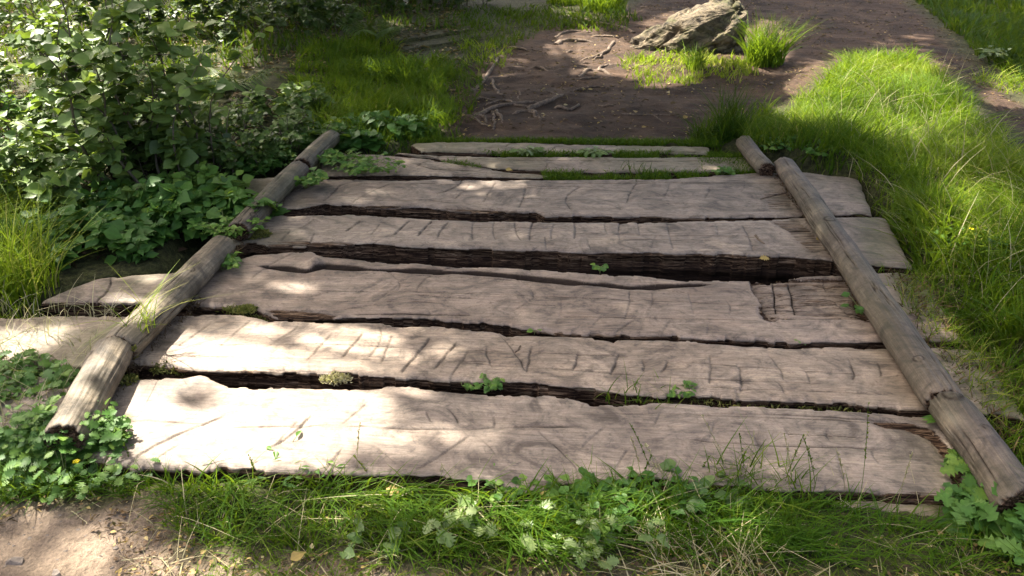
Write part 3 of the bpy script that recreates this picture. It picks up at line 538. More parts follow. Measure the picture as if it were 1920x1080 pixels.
def field(name, mat_, polys, dens, L, wd, lean=(0, 0), rlo=0, rhi=1, patch=0.0, seed=1, edge=.06, spread=.5, minus=(), cat_lab=None, ymax=14, xlim=7.5):
    mb = MB(); r = np.random.RandomState(seed)
    for poly in polys:
        pw = W2(poly); a = np.array(pw); x0, y0 = np.maximum(a.min(0), (-xlim, .2)); x1, y1 = np.minimum(a.max(0), (xlim, ymax))
        n = int((x1 - x0) * (y1 - y0) * dens); x = r.uniform(x0, x1, n); y = r.uniform(y0, y1, n)
        k = inpoly(x + edge * 1.5 * fbm(x * 5, y * 5, seed), y + edge * 1.5 * fbm(x * 5, y * 5, seed + 1), pw)
        # thinner with distance, and patchy
        k &= r.rand(n) < np.clip(1.25 - .085 * np.hypot(x, y), .25, 1)
        if patch: k &= r.rand(n) < np.clip(1 - patch + 1.6 * patch * (vn(x * 6, y * 6, seed + 2) * .6 + vn(x * 17, y * 17, seed + 3) * .4), 0, 1) ** 2.2
        k &= ~inpoly(x, y, DECKIN) 
        x, y = x[k], y[k]; n = len(x)
        if n == 0: continue
        cl = vn(x * 3.1, y * 3.1, seed + 5); far = np.clip(np.hypot(x, y) / 5, 1, 2)
        ll = r.uniform(L[0], L[1], n) * (.6 + .8 * cl); ww = r.uniform(wd[0] * .7, wd[1] * 1.6, n) * far * (.7 + .6 * cl)
        rn = np.clip(rlo + (rhi - rlo) * (.55 * vn(x * 1.7, y * 1.7, seed + 6) + .3 * r.rand(n) + .25 * (r.rand(n) > .9)), 0, 1)
        lx = lean[0] + 1.1 * fbm(x * 3, y * 3, seed + 7); ly = lean[1] + 1.1 * fbm(x * 3, y * 3, seed + 8)
        blades(mb, x, y, ll, ww, rn, (lx, ly), spread=spread, r=r)
    o = mb.build(name, mat_); tag(o, cat_lab[0], cat_lab[1], kind='stuff'); return o
DECKIN = W2([(500, 330), (760, 268), (1330, 272), (1400, 290), (1592, 325), (1695, 500), (1740, 600), (1790, 700), (1850, 900), (1780, 930), (1633, 925), (1200, 902), (1041, 910), (986, 928), (900, 902), (640, 886), (242, 880), (110, 850), (-20, 720), (-20, 600), (110, 560), (350, 500)], 0)
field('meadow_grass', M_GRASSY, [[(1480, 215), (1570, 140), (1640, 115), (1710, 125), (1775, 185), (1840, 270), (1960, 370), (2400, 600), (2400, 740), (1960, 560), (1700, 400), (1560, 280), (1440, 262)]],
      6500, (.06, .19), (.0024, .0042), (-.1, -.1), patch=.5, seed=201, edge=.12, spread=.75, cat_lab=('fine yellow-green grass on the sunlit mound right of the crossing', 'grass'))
field('tall_grass', M_GRASS, [[(1330, 240), (1440, 215), (1500, 260), (1620, 300), (1760, 400), (1980, 560), (2500, 800), (2700, 1300), (2000, 1060), (1900, 930), (1830, 700), (1770, 600), (1725, 500), (1640, 380), (1605, 322), (1500, 305), (1440, 285), (1380, 262), (1345, 285), (1310, 270)]],
      5600, (.08, .24), (.003, .0055), (-.15, -.15), rhi=1, patch=.45, seed=202, edge=.05, cat_lab=('deep green uncut grass along the right edge of the planks', 'grass'))
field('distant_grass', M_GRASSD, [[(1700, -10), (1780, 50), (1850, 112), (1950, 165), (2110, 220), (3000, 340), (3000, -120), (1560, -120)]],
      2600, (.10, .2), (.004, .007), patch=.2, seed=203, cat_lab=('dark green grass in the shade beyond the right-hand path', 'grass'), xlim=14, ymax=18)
field('verge_grass', M_GRASS, [[(110, 850), (199, 872), (376, 880), (745, 888), (880, 900), (950, 925), (986, 940), (1035, 915), (1200, 895), (1489, 918), (1633, 950), (1788, 985), (1850, 900), (1990, 960), (2300, 1200), (1700, 1065), (1300, 1045), (1180, 1020), (1000, 1050), (820, 1035), (640, 1010), (420, 1015), (310, 985), (300, 930), (120, 930)],
      [(-500, 700), (40, 700), (60, 800), (110, 850), (140, 900), (60, 945), (-500, 980)]],
      13000, (.04, .12), (.0022, .004), (.05, -.1), rlo=.2, rhi=1, patch=.72, seed=204, edge=.035, spread=.8, cat_lab=('short green turf along the near edge of the planks', 'grass'))
field('worn_turf', M_GRASS, [[(330, 960), (700, 960), (1200, 960), (1700, 980), (2100, 1000), (2300, 1500), (300, 1500), (250, 1090), (430, 1060), (330, 1000)]],
      5200, (.02, .05), (.0018, .003), (0, -.1), rlo=.45, rhi=1, patch=.85, seed=205, edge=.05, spread=1.1, cat_lab=('thin worn turf with bare soil at the front of the scene', 'grass'))
field('sunny_long_grass', M_GRASSY, [[(-500, 330), (0, 330), (60, 400), (105, 480), (90, 560), (30, 610), (-20, 700), (-500, 760)]],
      4200, (.14, .30), (.003, .0055), (.15, -.2), rlo=.3, rhi=1, seed=206, patch=.2, cat_lab=('long pale grass in the sun at the left edge below the bushes', 'grass'))
field('shaded_grass', M_GRASS, [[(560, 110), (700, 85), (795, 115), (875, 138), (805, 172), (858, 212), (815, 250), (770, 285), (620, 275), (570, 200)]],
      5200, (.07, .17), (.003, .006), rlo=.1, rhi=1, seed=207, patch=.5, edge=.22, cat_lab=('soft dark green grass between the bushes and the bare earth', 'grass'))
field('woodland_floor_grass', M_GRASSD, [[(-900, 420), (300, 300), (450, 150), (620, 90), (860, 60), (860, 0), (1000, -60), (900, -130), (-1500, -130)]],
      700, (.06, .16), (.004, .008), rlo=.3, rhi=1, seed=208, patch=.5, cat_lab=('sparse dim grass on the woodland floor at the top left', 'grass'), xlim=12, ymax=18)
field('path_edge_grass', M_GRASSY, [[(1170, 150), (1190, 105), (1260, 95), (1380, 105), (1400, 145), (1300, 160), (1210, 168)], [(850, 120), (880, 80), (960, 90), (930, 130)]],
      2600, (.03, .11), (.004, .006), rlo=.3, rhi=1, patch=.65, seed=209, edge=.25, cat_lab=('short yellowish grass at the foot of the boulder', 'grass'))
field('sparse_path_grass', M_GRASSD, [[(810, 120), (920, 100), (900, 180), (875, 230), (850, 262), (800, 262)], [(860, 20), (1010, 10), (1200, 30), (1180, 60), (1020, 60), (960, 90), (880, 110), (840, 80)]],
      1300, (.04, .12), (.004, .007), rlo=.5, rhi=1, seed=210, patch=.5, cat_lab=('sparse mossy grass at the far left side of the earth path', 'grass'))
field('seed_stems', M_STRAW, [[(1480, 215), (1640, 125), (1770, 190), (1960, 370), (2300, 700), (2300, 1000), (1960, 900), (1820, 660), (1690, 420), (1560, 290)]], 150, (.14, .34), (.0016, .0026), (-.1, -.1), rlo=.1, rhi=.8, seed=231, patch=.5, cat_lab=('dry seed stems standing through the uncut grass on the right', 'grass'))
field('thatch', M_STRAW, [[(110, 880), (745, 900), (1040, 930), (1500, 930), (1900, 980), (2300, 1400), (300, 1400), (300, 960)], [(1620, 330), (1900, 300), (2300, 700), (2300, 1000), (1960, 960), (1830, 700), (1700, 480)]], 650, (.02, .08), (.0014, .0026), (0, 0), rlo=0, rhi=.7, seed=232, patch=.6, spread=1.6, cat_lab=('dead straw lying through the front turf and right-hand grass', 'grass'))
# grass growing in the joints
def joint(name, lab, polys, dens, L, z, seed, m=M_GRASS, wd=(.003, .005), rhi=.7):
    mb = MB(); r = np.random.RandomState(seed)
    for poly in polys:
        pw = W2(poly, z); a = np.array(pw); x0, y0 = a.min(0); x1, y1 = a.max(0); n = max(20, int((x1 - x0) * (y1 - y0) * dens))
        x = r.uniform(x0, x1, n); y = r.uniform(y0, y1, n); k = inpoly(x, y, pw) & (vn(x * 9, y * 9, seed) > .25); x, y = x[k], y[k]
        if len(x): blades(mb, x, y, r.uniform(*L, len(x)), r.uniform(*wd, len(x)), r.uniform(0, rhi, len(x)), (0, -.15), z=np.full(len(x), z - .01), spread=.7, r=r)
    return tag(mb.build(name, m), lab, 'grass', kind='stuff')
joint('joint_grass', 'low green grass growing in the joints between the farthest planks', [[(790, 258), (1340, 262), (1350, 274), (1150, 270), (973, 267), (850, 266), (780, 267)], [(900, 285), (1150, 284), (1330, 284), (1350, 297), (1150, 296), (950, 294)],
      [(810, 300), (870, 304), (905, 312), (900, 318), (820, 305)], [(1015, 321), (1280, 321), (1320, 326), (1310, 336), (1100, 338), (1020, 336)], [(1300, 285), (1420, 290), (1430, 325), (1320, 330)]], 26000, (.012, .045), -.005, 211)
def clump_moss(label, spots, seed, m=M_MOSS):
    for px, py, z, rad, n in spots:
        mb = MB(); r = np.random.RandomState(seed + int(px)); c = P(px, py, z); a = r.uniform(0, 2 * np.pi, n); q = rad * np.sqrt(r.rand(n)); p = np.stack([c[0] + q * np.cos(a) * 1.5, c[1] + q * np.sin(a), z + .35 * rad * (1 - (q / rad) ** 2) + r.uniform(-.004, .006, n)], -1)
        d = r.normal(size=(n, 3)); d[:, 2] = np.abs(d[:, 2]) + .4
        leaves(mb, p, d, r.normal(size=(n, 3)), r.uniform(.008, .018, n), r.uniform(.004, .008, n), T_LEAF6, r.rand(n))
        o = tag(mb.build('moss_clump', m), label, 'moss', ('moss cushions ' + label) if len(spots) > 1 else None)
joint('overgrown_plank_ends', 'thin mixed grass and dead stems growing over the plank ends right of the logs', [[(1640, 505), (1735, 512), (1800, 620), (1900, 700), (2060, 900), (2050, 1000), (1960, 960), (1850, 790), (1760, 690), (1700, 590)]], 5500, (.03, .12), -.01, 221, M_GRASSY, (.002, .0035), 1.0)
joint('overgrown_plank_ends', 'dead stems and sparse grass across the plank ends left of the left logs', [[(-200, 560), (60, 560), (230, 580), (170, 690), (60, 830), (-200, 830)]], 900, (.05, .16), -.01, 222, M_STRAW, (.0015, .003), 1.0)
joint('gap_moss', 'yellowish moss and tiny herbs lining the joints between planks', [[(400, 570), (520, 590), (500, 600), (390, 578)], [(1180, 735), (1740, 768), (1760, 776), (1180, 752)], [(1640, 640), (1700, 640), (1740, 660), (1640, 650)], [(1720, 755), (1760, 760), (1790, 800), (1750, 780)]], 16000, (.006, .02), -.02, 224, M_MOSS, (.003, .007), 1)
joint('dead_grass_mat', 'flattened dead grass and litter half burying the plank ends at the right edge', [[(1660, 505), (1740, 515), (1810, 630), (1900, 700), (2060, 900), (2050, 1000), (1940, 930), (1850, 780), (1760, 680), (1700, 590)]], 4200, (.02, .06), .0, 225, M_BROWN, (.003, .006), .6)
joint('gap_litter', 'dark rotted litter and moss filling the strips beside the logs', [[(560, 330), (590, 330), (440, 480), (380, 565), (290, 660), (225, 740), (200, 830), (180, 830), (240, 690), (330, 600), (420, 490)], [(1440, 318), (1460, 325), (1560, 450), (1640, 570), (1730, 720), (1800, 820), (1860, 930), (1830, 930), (1740, 760), (1610, 570), (1540, 450)]], 14000, (.008, .03), -.002, 223, M_BROWN, (.003, .008), .3)
clump_moss('yellow-green moss cushion beside the dark left log', [(478, 442, .0, .05, 900), (462, 425, .03, .03, 300)], 1)
clump_moss('dry curled moss in the first gap behind the nearest full plank', [(630, 712, -.03, .035, 450)], 2, M_STRAW)
clump_moss('moss at the left end of the first gap beside the nearest left log', [(315, 690, -.03, .04, 700), (345, 694, -.04, .04, 300)], 3)
clump_moss('thin moss lining the second gap near the left log', [(462, 583, -.01, .03, 300), (440, 582, -.02, .03, 200), (500, 588, -.03, .02, 150)], 4)
clump_moss('dark moss along the right half of the first gap', [(x, 728 + (x - 1150) * .045, -.07, .045, 260) for x in range(1250, 1700, 40)], 5)
clump_moss('moss under the near end of the second left log joint', [(238, 656, .06, .02, 160), (240, 670, .02, .025, 200), (232, 716, .0, .03, 260)], 6)

# ------------------------------------------------------------------ plants
def G(px, py):
    p = P(px, py, -.03); p = P(px, py, float(gz(p[0], p[1]))); return p[0], p[1], float(gz(p[0], p[1]))
def shrub(name, label, cat, loc, rx, ry, h, nst, per, leafL, tm, mt, seed, stem_m=M_STEM, wr=.9, up=.6, arch=.5, group=None, rr=(0, 1), sr=.006, low=0.15, flat=.55):
    """stems rising and arching from a base, leaves set along them"""
    stuff = name == 'nettle_patch'; r = np.random.RandomState(seed); fm = MB(); root = None if stuff else empty(name, (loc[0], loc[1], loc[2] - .01)); ak = dict(rnd=.3, tip=.3) if stuff else {}
    for k in range(nst):
        a = r.uniform(0, 2 * np.pi); q = math.sqrt(r.rand()); bx, by = rx * q * math.cos(a), ry * q * math.sin(a)
        bz = max(float(gz(loc[0] + bx, loc[1] + by)), -.03) - loc[2]
        ht = h * r.uniform(.45, 1.0) * (1.05 - .45 * q); th = r.uniform(0, 2 * np.pi); ar = arch * ht * r.uniform(.2, 1.3)
        t = np.linspace(0, 1, 9); pts = np.stack([bx + ar * np.cos(th) * t ** 1.7 + .03 * ht * np.sin(t * 7 + k), by + ar * np.sin(th) * t ** 1.7 + .03 * ht * np.cos(t * 6 + k), bz + ht * (t - .25 * arch * t ** 2)], -1)
        sm = fm if stuff else MB(); tube(sm, pts, sr * (1 - .75 * t) * (.6 + .6 * r.rand()), 5, **ak)
        # side twigs
        nt_ = 3 if h > .4 else 1
        segs = [(pts, 1.0)]
        for q_ in range(nt_):
            i = r.randint(2, 8); b = pts[i]; dv = r.normal(size=3); dv[2] = abs(dv[2]) * .4 + .1; dv /= np.linalg.norm(dv); l = ht * r.uniform(.15, .35)
            tt = np.linspace(0, 1, 5)[:, None]; tp = b + dv * l * tt + np.array((0, 0, -.12 * l)) * tt ** 2; tube(sm, tp, sr * .4 * (1 - .7 * tt[:, 0]), 4, **ak); segs.append((tp, .7))
        lsc = r.uniform(.65, 1.25)
        if not stuff: sm.build('stem', stem_m, root)
        for sgp, wgt in segs:
            n = max(2, int(per * wgt * r.uniform(.7, 1.3))); u = r.uniform(low if wgt == 1 else .2, 1, n) * (len(sgp) - 1)
            i0 = np.minimum(u.astype(int), len(sgp) - 2); f = (u - i0)[:, None]; p = sgp[i0] * (1 - f) + sgp[i0 + 1] * f
            az = r.uniform(0, 2 * np.pi, n); d = np.stack([np.cos(az), np.sin(az), r.uniform(-.5, .6, n)], -1)
            nr = np.stack([r.normal(0, flat, n), r.normal(0, flat, n) - .25, np.full(n, up + .4)], -1)
            LL = leafL * r.uniform(.4, 1.2, n) * lsc
            leaves(fm, p + d * .008, d, nr, LL, LL * wr * r.uniform(.8, 1.1, n), tm, np.clip(rr[0] + (rr[1] - rr[0]) * (r.rand(n) * .6 + .4 * r.rand()), 0, 1))
    if stuff: return tag(fm.build(name, mt, loc=(loc[0], loc[1], loc[2] - .01)), label, cat, kind='stuff')
    fm.build('foliage', mt, root)
    return tag(root, label, cat, group)
def at(px, py): return G(px, py)
shrub('shrub', 'tall leafy sapling shrub whose stems pass out of the top edge at the left', 'shrub', at(255, 330), .45, .35, 1.5, 24, 34, .08, T_ROUND, M_BUSH, 301, rr=(.25, 1), sr=.009, arch=.45)
shrub('shrub', 'pale-leaved bush at the left with lit leaf tops above the long grass', 'shrub', at(110, 360), .55, .35, .72, 30, 28, .07, T_OVATE, M_BUSH, 302, rr=(.3, 1))
shrub('shrub', 'dark bush reaching in from the top left corner', 'shrub', at(20, 180), .8, .6, 1.1, 28, 26, .07, T_OVATE, M_BUSH, 303, rr=(.2, 1))
shrub('shrub', 'dense shrub with small glossy leaves in front of the tall sapling', 'shrub', at(345, 310), .42, .26, .55, 36, 36, .045, T_ROUND, M_BUSH, 304, rr=(0, .8))
shrub('shrub', 'loose low bush between the sapling and the dark left log', 'shrub', at(470, 270), .45, .28, .34, 34, 26, .05, T_OVATE, M_BUSH, 305, rr=(.1, .7))
shrub('shrub', 'thin bush with a few pale leaves catching the sun above the far left log', 'shrub', at(560, 215), .35, .3, .32, 24, 20, .07, T_OVATE, M_BUSH, 306, rr=(.2, 1))
shrub('shrub', 'shaded thicket at the top of the view left of centre', 'shrub', at(420, 60), 1.3, .8, .9, 50, 30, .08, T_OVATE, M_BUSH, 307, rr=(0, .5))
shrub('shrub', 'gloomy undergrowth at the top edge behind the fern', 'shrub', at(740, 0), 1.2, .9, .8, 46, 30, .09, T_OVATE, M_BUSH, 308, rr=(0, .4))
shrub('shrub', 'bramble bank on the slope at the far left', 'shrub', at(40, 270), .6, .4, .4, 34, 28, .06, T_OVATE, M_NETTLE, 309, rr=(.3, .9))
shrub('nettle_patch', 'bright green nettle patch between bushes and left logs', 'plant', at(315, 415), .52, .22, .26, 95, 13, .075, T_OVATE, M_NETTLE, 310, stem_m=M_GSTEM, wr=.95, sr=.003, rr=(0, 1), arch=.35, flat=.5)
shrub('nettle_patch', 'fresh yellow-green seedlings leaning over the joint of the left logs', 'plant', at(398, 428), .17, .09, .26, 60, 9, .045, T_ROUND, M_NETTLE, 311, stem_m=M_GSTEM, wr=1.0, sr=.003, rr=(.6, 1), arch=.5, flat=.3)
shrub('nettle_patch', 'nettles and leaves at the lower left foot of the bushes', 'plant', at(150, 470), .4, .2, .24, 50, 12, .07, T_OVATE, M_NETTLE, 312, stem_m=M_GSTEM, sr=.003, rr=(.1, .8), arch=.4, flat=.4)
shrub('nettle_patch', 'small leafy plants around the far end of the left logs', 'plant', at(700, 250), .4, .2, .16, 60, 12, .055, T_OVATE, M_NETTLE, 313, stem_m=M_GSTEM, sr=.003, rr=(.1, .8), arch=.5, flat=.4)
shrub('nettle_patch', 'round leaves crowding the short far left log', 'plant', at(640, 275), .22, .1, .15, 26, 12, .06, T_ROUND, M_NETTLE, 314, stem_m=M_GSTEM, wr=1, sr=.003, rr=(0, .6), arch=.4, flat=.3)
shrub('nettle_patch', 'low lobed leaves spreading over the plank ends left of the front left log', 'plant', at(30, 790), .26, .14, .13, 110, 8, .036, T_LOBED, M_NETTLE, 315, stem_m=M_GSTEM, sr=.002, rr=(.2, 1), arch=.5, flat=.35)
shrub('nettle_patch', 'leafy plants crowding the foot of the front left log', 'plant', at(118, 868), .2, .06, .2, 110, 9, .036, T_LOBED, M_NETTLE, 316, stem_m=M_GSTEM, sr=.002, rr=(.2, 1), arch=.5, flat=.35)
shrub('nettle_patch', 'dense jagged leaves hiding the near end of the right log', 'plant', at(1915, 985), .16, .07, .17, 60, 10, .06, T_LOBED, M_NETTLE, 317, stem_m=M_GSTEM, sr=.002, rr=(.1, .9), arch=.6, flat=.35)
shrub('nettle_patch', 'leaves and stems overhanging the far half of the left log row', 'plant', at(500, 345), .16, .3, .2, 80, 8, .045, T_OVATE, M_NETTLE, 318, stem_m=M_GSTEM, sr=.002, rr=(.1, .8), arch=.7, flat=.35)
def litter(label, reg, n, seed, L, cut=0.0):
    r = np.random.RandomState(seed); pw = W2(reg); a = np.array(pw); x = r.uniform(max(-7, a[:, 0].min()), min(8, a[:, 0].max()), n); y = r.uniform(max(.8, a[:, 1].min()), min(14, a[:, 1].max()), n)
    k = inpoly(x, y, pw) & (vn(x * 4, y * 4, seed) > cut) & ~inpoly(x, y, DECK); x, y = x[k], y[k]; n = len(x)
    mb = MB(); p = np.stack([x, y, gz(x, y) + .004 + .03 * 0 + r.uniform(0, .012, n)], -1); d = r.normal(size=(n, 3)); d[:, 2] *= .12; l = r.uniform(*L, n); el = r.rand(n) < .5
    leaves(mb, p, d, np.stack([r.normal(0, .25, n), r.normal(0, .25, n), np.ones(n)], -1), np.where(el, l * 1.6, l), np.where(el, l * .14, l * .6), T_LEAF6, np.clip(r.rand(n) ** 1.7, 0, .9))
    return tag(mb.build('leaf_litter', M_BROWN), label, 'litter', kind='stuff')
litter('fine dark leaf litter and needles on the earth path', [(840, 262), (830, 130), (1000, 20), (1300, -60), (1640, -60), (1990, 235), (1990, 300), (1640, 100), (1350, 262)], 15000, 1, (.01, .03), .3)
litter('dead leaves on the dim woodland floor under the bushes', [(-700, 560), (480, 470), (620, 250), (850, 200), (880, 0), (900, -100), (-1500, -100)], 26000, 2, (.02, .06), .35)
litter('fine plant scraps on the bare sandy earth at the front', [(-300, 940), (330, 930), (420, 1040), (1900, 1000), (2000, 1300), (-400, 1300)], 9000, 3, (.005, .018), .3)
def weed(label, px, py, z, h, nst, per, leafL, tm, mt, seed, rad=.03, wr=.9, name='weed', rr=(.2, 1), cat='weed'):
    leafL *= .72 if py > 870 else .9; wr *= .85; h *= .8; nst = int(nst * 1.3)
    p = P(px, py, z); r = np.random.RandomState(seed); mb = MB(); sm = MB(); root = empty(name, tuple(p))
    for k in range(nst):
        a = r.uniform(0, 6.28); b = rad * math.sqrt(r.rand()); th = r.uniform(0, 6.28); ht = h * r.uniform(.6, 1); t = np.linspace(0, 1, 6)
        out_ = ht * .7
        pts = np.stack([b * math.cos(a) * np.minimum(t * 3, 1) + out_ * np.cos(th) * t ** 1.4, b * math.sin(a) * .7 * np.minimum(t * 3, 1) + out_ * np.sin(th) * t ** 1.4, ht * t - .3 * ht * t ** 2 - .012 * (t < .01)], -1); tube(sm, pts, .0013, 4)
        n = per; u = np.concatenate([[5], r.uniform(2, 5, n - 1)]); i0 = np.minimum(u.astype(int), 4); f = (u - i0)[:, None]; q = pts[i0] * (1 - f) + pts[i0 + 1] * f
        az = th + r.normal(0, 1.1, n); d = np.stack([np.cos(az), np.sin(az), r.uniform(-.2, .3, n)], -1); nr = np.stack([r.normal(0, .3, n), r.normal(0, .3, n) - .2, np.ones(n)], -1)
        LL = leafL * r.uniform(.6, 1.1, n); leaves(mb, q, d, nr, LL, LL * wr, tm, np.clip(rr[0] + (rr[1] - rr[0]) * r.rand(n), 0, 1))
    sm.build('stem', M_GSTEM, root); mb.build('foliage', mt, root)
    return tag(root, label, cat)
weed('tiny round-leaved seedling in the wide dark gap at the centre', 1125, 508, -.03, .045, 5, 2, .035, T_ROUND, M_NETTLE, 1, .01, 1.0)
weed('ferny-leaved herb sprouting from the first gap near the middle', 922, 728, -.02, .06, 12, 3, .028, T_LOBED, M_NETTLE, 2, .02, 1.0)
weed('smaller feathery herb just left of the sprouting one in the first gap', 876, 728, -.03, .04, 8, 3, .022, T_LOBED, M_NETTLE, 3, .02, .9)
weed('single small leaf pair in the second gap at the centre', 1002, 622, -.01, .025, 3, 1, .028, T_ROUND, M_NETTLE, 4, .006, 1.0)
weed('dark clover-like weed against the longest right log', 1618, 585, .0, .09, 12, 3, .032, T_ROUND, M_NETTLE, 5, .05, 1.0, rr=(0, .5))
weed('small bright rosette on the plank joint left of the far right log', 1355, 326, .0, .05, 12, 3, .04, T_LOBED, M_NETTLE, 6, .03, 1.)
weed('faint tuft of herb in the narrow second gap toward the right', 1497, 642, -.02, .04, 6, 2, .02, T_LOBED, M_GREY, 7, .02, .9)
weed('leafy herb at the right end of the tuft in the first gap', 1280, 742, -.02, .06, 9, 3, .03, T_LOBED, M_NETTLE, 8, .02, .7)
weed('broad green leaf leaning on the nearest right log', 1768, 800, .0, .05, 2, 2, .06, T_OVATE, M_NETTLE, 9, .01, .7)
weed('low dandelion rosette left of centre on the farthest plank joint', 990, 288, .0, .05, 14, 2, .07, T_LOBED, M_GREY, 10, .05, .6)
weed('low dandelion rosette right of centre on the farthest plank joint', 1115, 289, .0, .05, 14, 2, .07, T_LOBED, M_GREY, 11, .05, .6)
weed('leafy weed spreading over the left end of the tapering plank', 690, 322, .0, .12, 34, 4, .05, T_LOBED, M_NETTLE, 12, .16, .8)
weed('leafy weed creeping from the left logs onto the rear planks', 628, 308, .0, .12, 26, 4, .055, T_OVATE, M_NETTLE, 31, .12, .85)
weed('trailing leaves hanging inside the dark left log', 572, 352, .0, .14, 14, 4, .06, T_ROUND, M_NETTLE, 13, .06, 1.0)
weed('sprig of pointed leaves between the second left log and the wide plank', 425, 505, .0, .1, 12, 4, .05, T_OVATE, M_NETTLE, 14, .05, .8)
weed('yellow-green sprigs climbing over the log joint at the left', 445, 446, .0, .17, 34, 5, .042, T_OVATE, M_NETTLE, 15, .075, .8, rr=(.6, 1))
weed('grey-green lobed leaves with one withered leaf in the front turf', 880, 990, -.03, .1, 10, 2, .06, T_LOBED, M_GREY, 16, .07, 1.2, rr=(.4, 1))
weed('broad-leaved weeds in the turf just right of the plank bulge', 1120, 960, -.03, .1, 30, 3, .055, T_OVATE, M_NETTLE, 17, .12, .95, rr=(.2, .9))
weed('mixed lobed leaves at the front of the turf below the weeds', 1100, 1020, -.03, .11, 16, 3, .05, T_LOBED, M_GREY, 18, .13, 1.1)
weed('flat leaves near the front edge left of centre', 700, 1030, -.03, .05, 8, 2, .05, T_ROUND, M_GREY, 19, .1, 1.0, rr=(0, .5))
weed('jagged thistle-like plant at the foot of the nearest right log', 1845, 905, -.02, .1, 22, 3, .07, T_LOBED, M_NETTLE, 20, .06, .9)
weed('large jagged rosette in the bottom right corner', 1890, 1010, -.03, .12, 36, 3, .085, T_LOBED, M_NETTLE, 21, .14, .9, rr=(.1, .8))
weed('pale dock leaves growing at the far end of the meadow by the right log', 1560, 290, .0, .12, 24, 3, .06, T_LOBED, M_NETTLE, 22, .14, .9)
weed('row of leafy weeds behind the right end of the planks', 1470, 280, .0, .1, 22, 3, .06, T_OVATE, M_NETTLE, 23, .14, .9)
weed('clover leaves at the middle of the front turf', 960, 925, -.03, .06, 16, 3, .035, T_ROUND, M_NETTLE, 24, .1, 1)
weed('small upright leaf blades in the turf left of the plank bulge', 560, 890, -.03, .07, 8, 2, .06, T_OVATE, M_NETTLE, 25, .14, .45)
weed('wide-leaved weed among the verge grass right of centre', 1330, 935, -.03, .07, 12, 2, .055, T_ROUND, M_GREY, 26, .12, 1.0, rr=(0, .4))
weed('large leaves of ground elder in the grass right of the bulge', 1230, 920, -.03, .09, 14, 3, .05, T_OVATE, M_NETTLE, 27, .12, .95, rr=(.1, .6))
weed('lone pale herb in the shade grass beyond the right path', 1850, 115, -.03, .2, 14, 3, .11, T_OVATE, M_GREY, 28, .1, .6)
def buttercup(label, px, py, seed, nfl, dz=.12):
    x, y, z = G(px, py); r = np.random.RandomState(seed); root = empty('buttercup', (x, y, z)); st, fm = MB(), MB()
    n = 120; a = r.uniform(0, 6.28, n); q = .15 * np.sqrt(r.rand(n)); p = np.stack([q * np.cos(a), q * .7 * np.sin(a), r.uniform(.02, .1, n)], -1)
    d = np.stack([np.cos(a), np.sin(a), r.uniform(-.1, .4, n)], -1); leaves(fm, p, d, np.stack([r.normal(0, .3, n), r.normal(0, .3, n) - .2, np.ones(n)], -1), r.uniform(.018, .036, n), r.uniform(.018, .034, n), T_LOBED, r.uniform(.1, .9, n))
    fm.build('foliage', M_NETTLE, root)
    for k in range(14):
        tube(st, np.stack([np.linspace(0, p[k, 0], 4), np.linspace(0, p[k, 1], 4), np.linspace(0, p[k, 2], 4)], -1), .0012, 4)
    for k in range(nfl):
        b = np.array((r.uniform(-.04, .04), r.uniform(-.03, .03), dz * r.uniform(.8, 1.1))); t = np.linspace(0, 1, 5)[:, None]; tube(st, b * t + np.array((.01, 0, 0)) * np.sin(t * 3), .001, 4)
        fl = MB(); az = np.arange(5) * 2 * np.pi / 5 + r.rand(); leaves(fl, np.tile(b, (5, 1)), np.stack([np.cos(az), np.sin(az), np.full(5, .45)], -1), np.tile((0, -.2, 1.), (5, 1)), .011, .011, T_ROUND, .5)
        fl.build('flower', M_PETAL, root)
    st.build('stem', M_GSTEM, root); return tag(root, label, 'flower')
buttercup('buttercup with one open yellow flower in front of the nearest left log', 92, 860, 1, 1, .1)
buttercup('buttercup plant with small flowers low in the grass at the left front', 125, 905, 2, 1, .07)
buttercup('buttercup leaves at the left edge below the end of the pale log', 20, 850, 3, 0)
buttercup('leafy buttercup at the front left corner beside bare earth', 200, 890, 4, 0)
buttercup('buttercup dot flowering in the grass on the right above the log', 1812, 475, 5, 1, .1)
buttercup('leafy plant without flowers at the left edge above the front left log', 70, 770, 6, 0)

def tuft(name, label, px, py, n, L, wd, seed, mt=M_GRASS, rad=.05, spread=.5, rr=(0, .8), z=None, group=None, lean=(0, 0)):
    if z is None: x, y, zz = G(px, py)
    else: x, y, zz = P(px, py, z)
    r = np.random.RandomState(seed); mb = MB(); a = r.uniform(0, 6.28, n); q = rad * np.sqrt(r.rand(n))
    blades(mb, q * np.cos(a), q * np.sin(a), r.uniform(L[0], L[1], n), r.uniform(wd[0], wd[1], n), r.uniform(rr[0], rr[1], n), lean, seg=6, z=np.zeros(n) - .01, spread=spread, r=r)
    return tag(mb.build(name, mt, loc=(x, y, zz)), label, 'grass tuft', group)
tuft('rush_tuft', 'dark upright rush tuft at the far end of the right log', 1362, 262, 170, (.2, .48), (.004, .007), 401, M_GRASSD, .09, .35)
tuft('rush_tuft', 'low spreading dark tuft left of the upright rushes', 1320, 268, 120, (.1, .26), (.004, .007), 402, M_GRASSD, .1, .7)
tuft('grass_tuft', 'bright green tussock leaning against the right side of the boulder', 1432, 118, 420, (.25, .55), (.006, .010), 403, M_GRASSY, .17, .5, rr=(0, .55))
tuft('grass_tuft', 'small bright tuft at the foot of the boulder', 1302, 130, 130, (.12, .3), (.006, .009), 404, M_GRASSY, .08, .6, rr=(0, .6))
tuft('grass_tuft', 'sunlit grass tussock at the top edge left of the boulder', 1130, 18, 420, (.2, .45), (.007, .011), 405, M_GRASSY, .28, .6, rr=(0, .7))
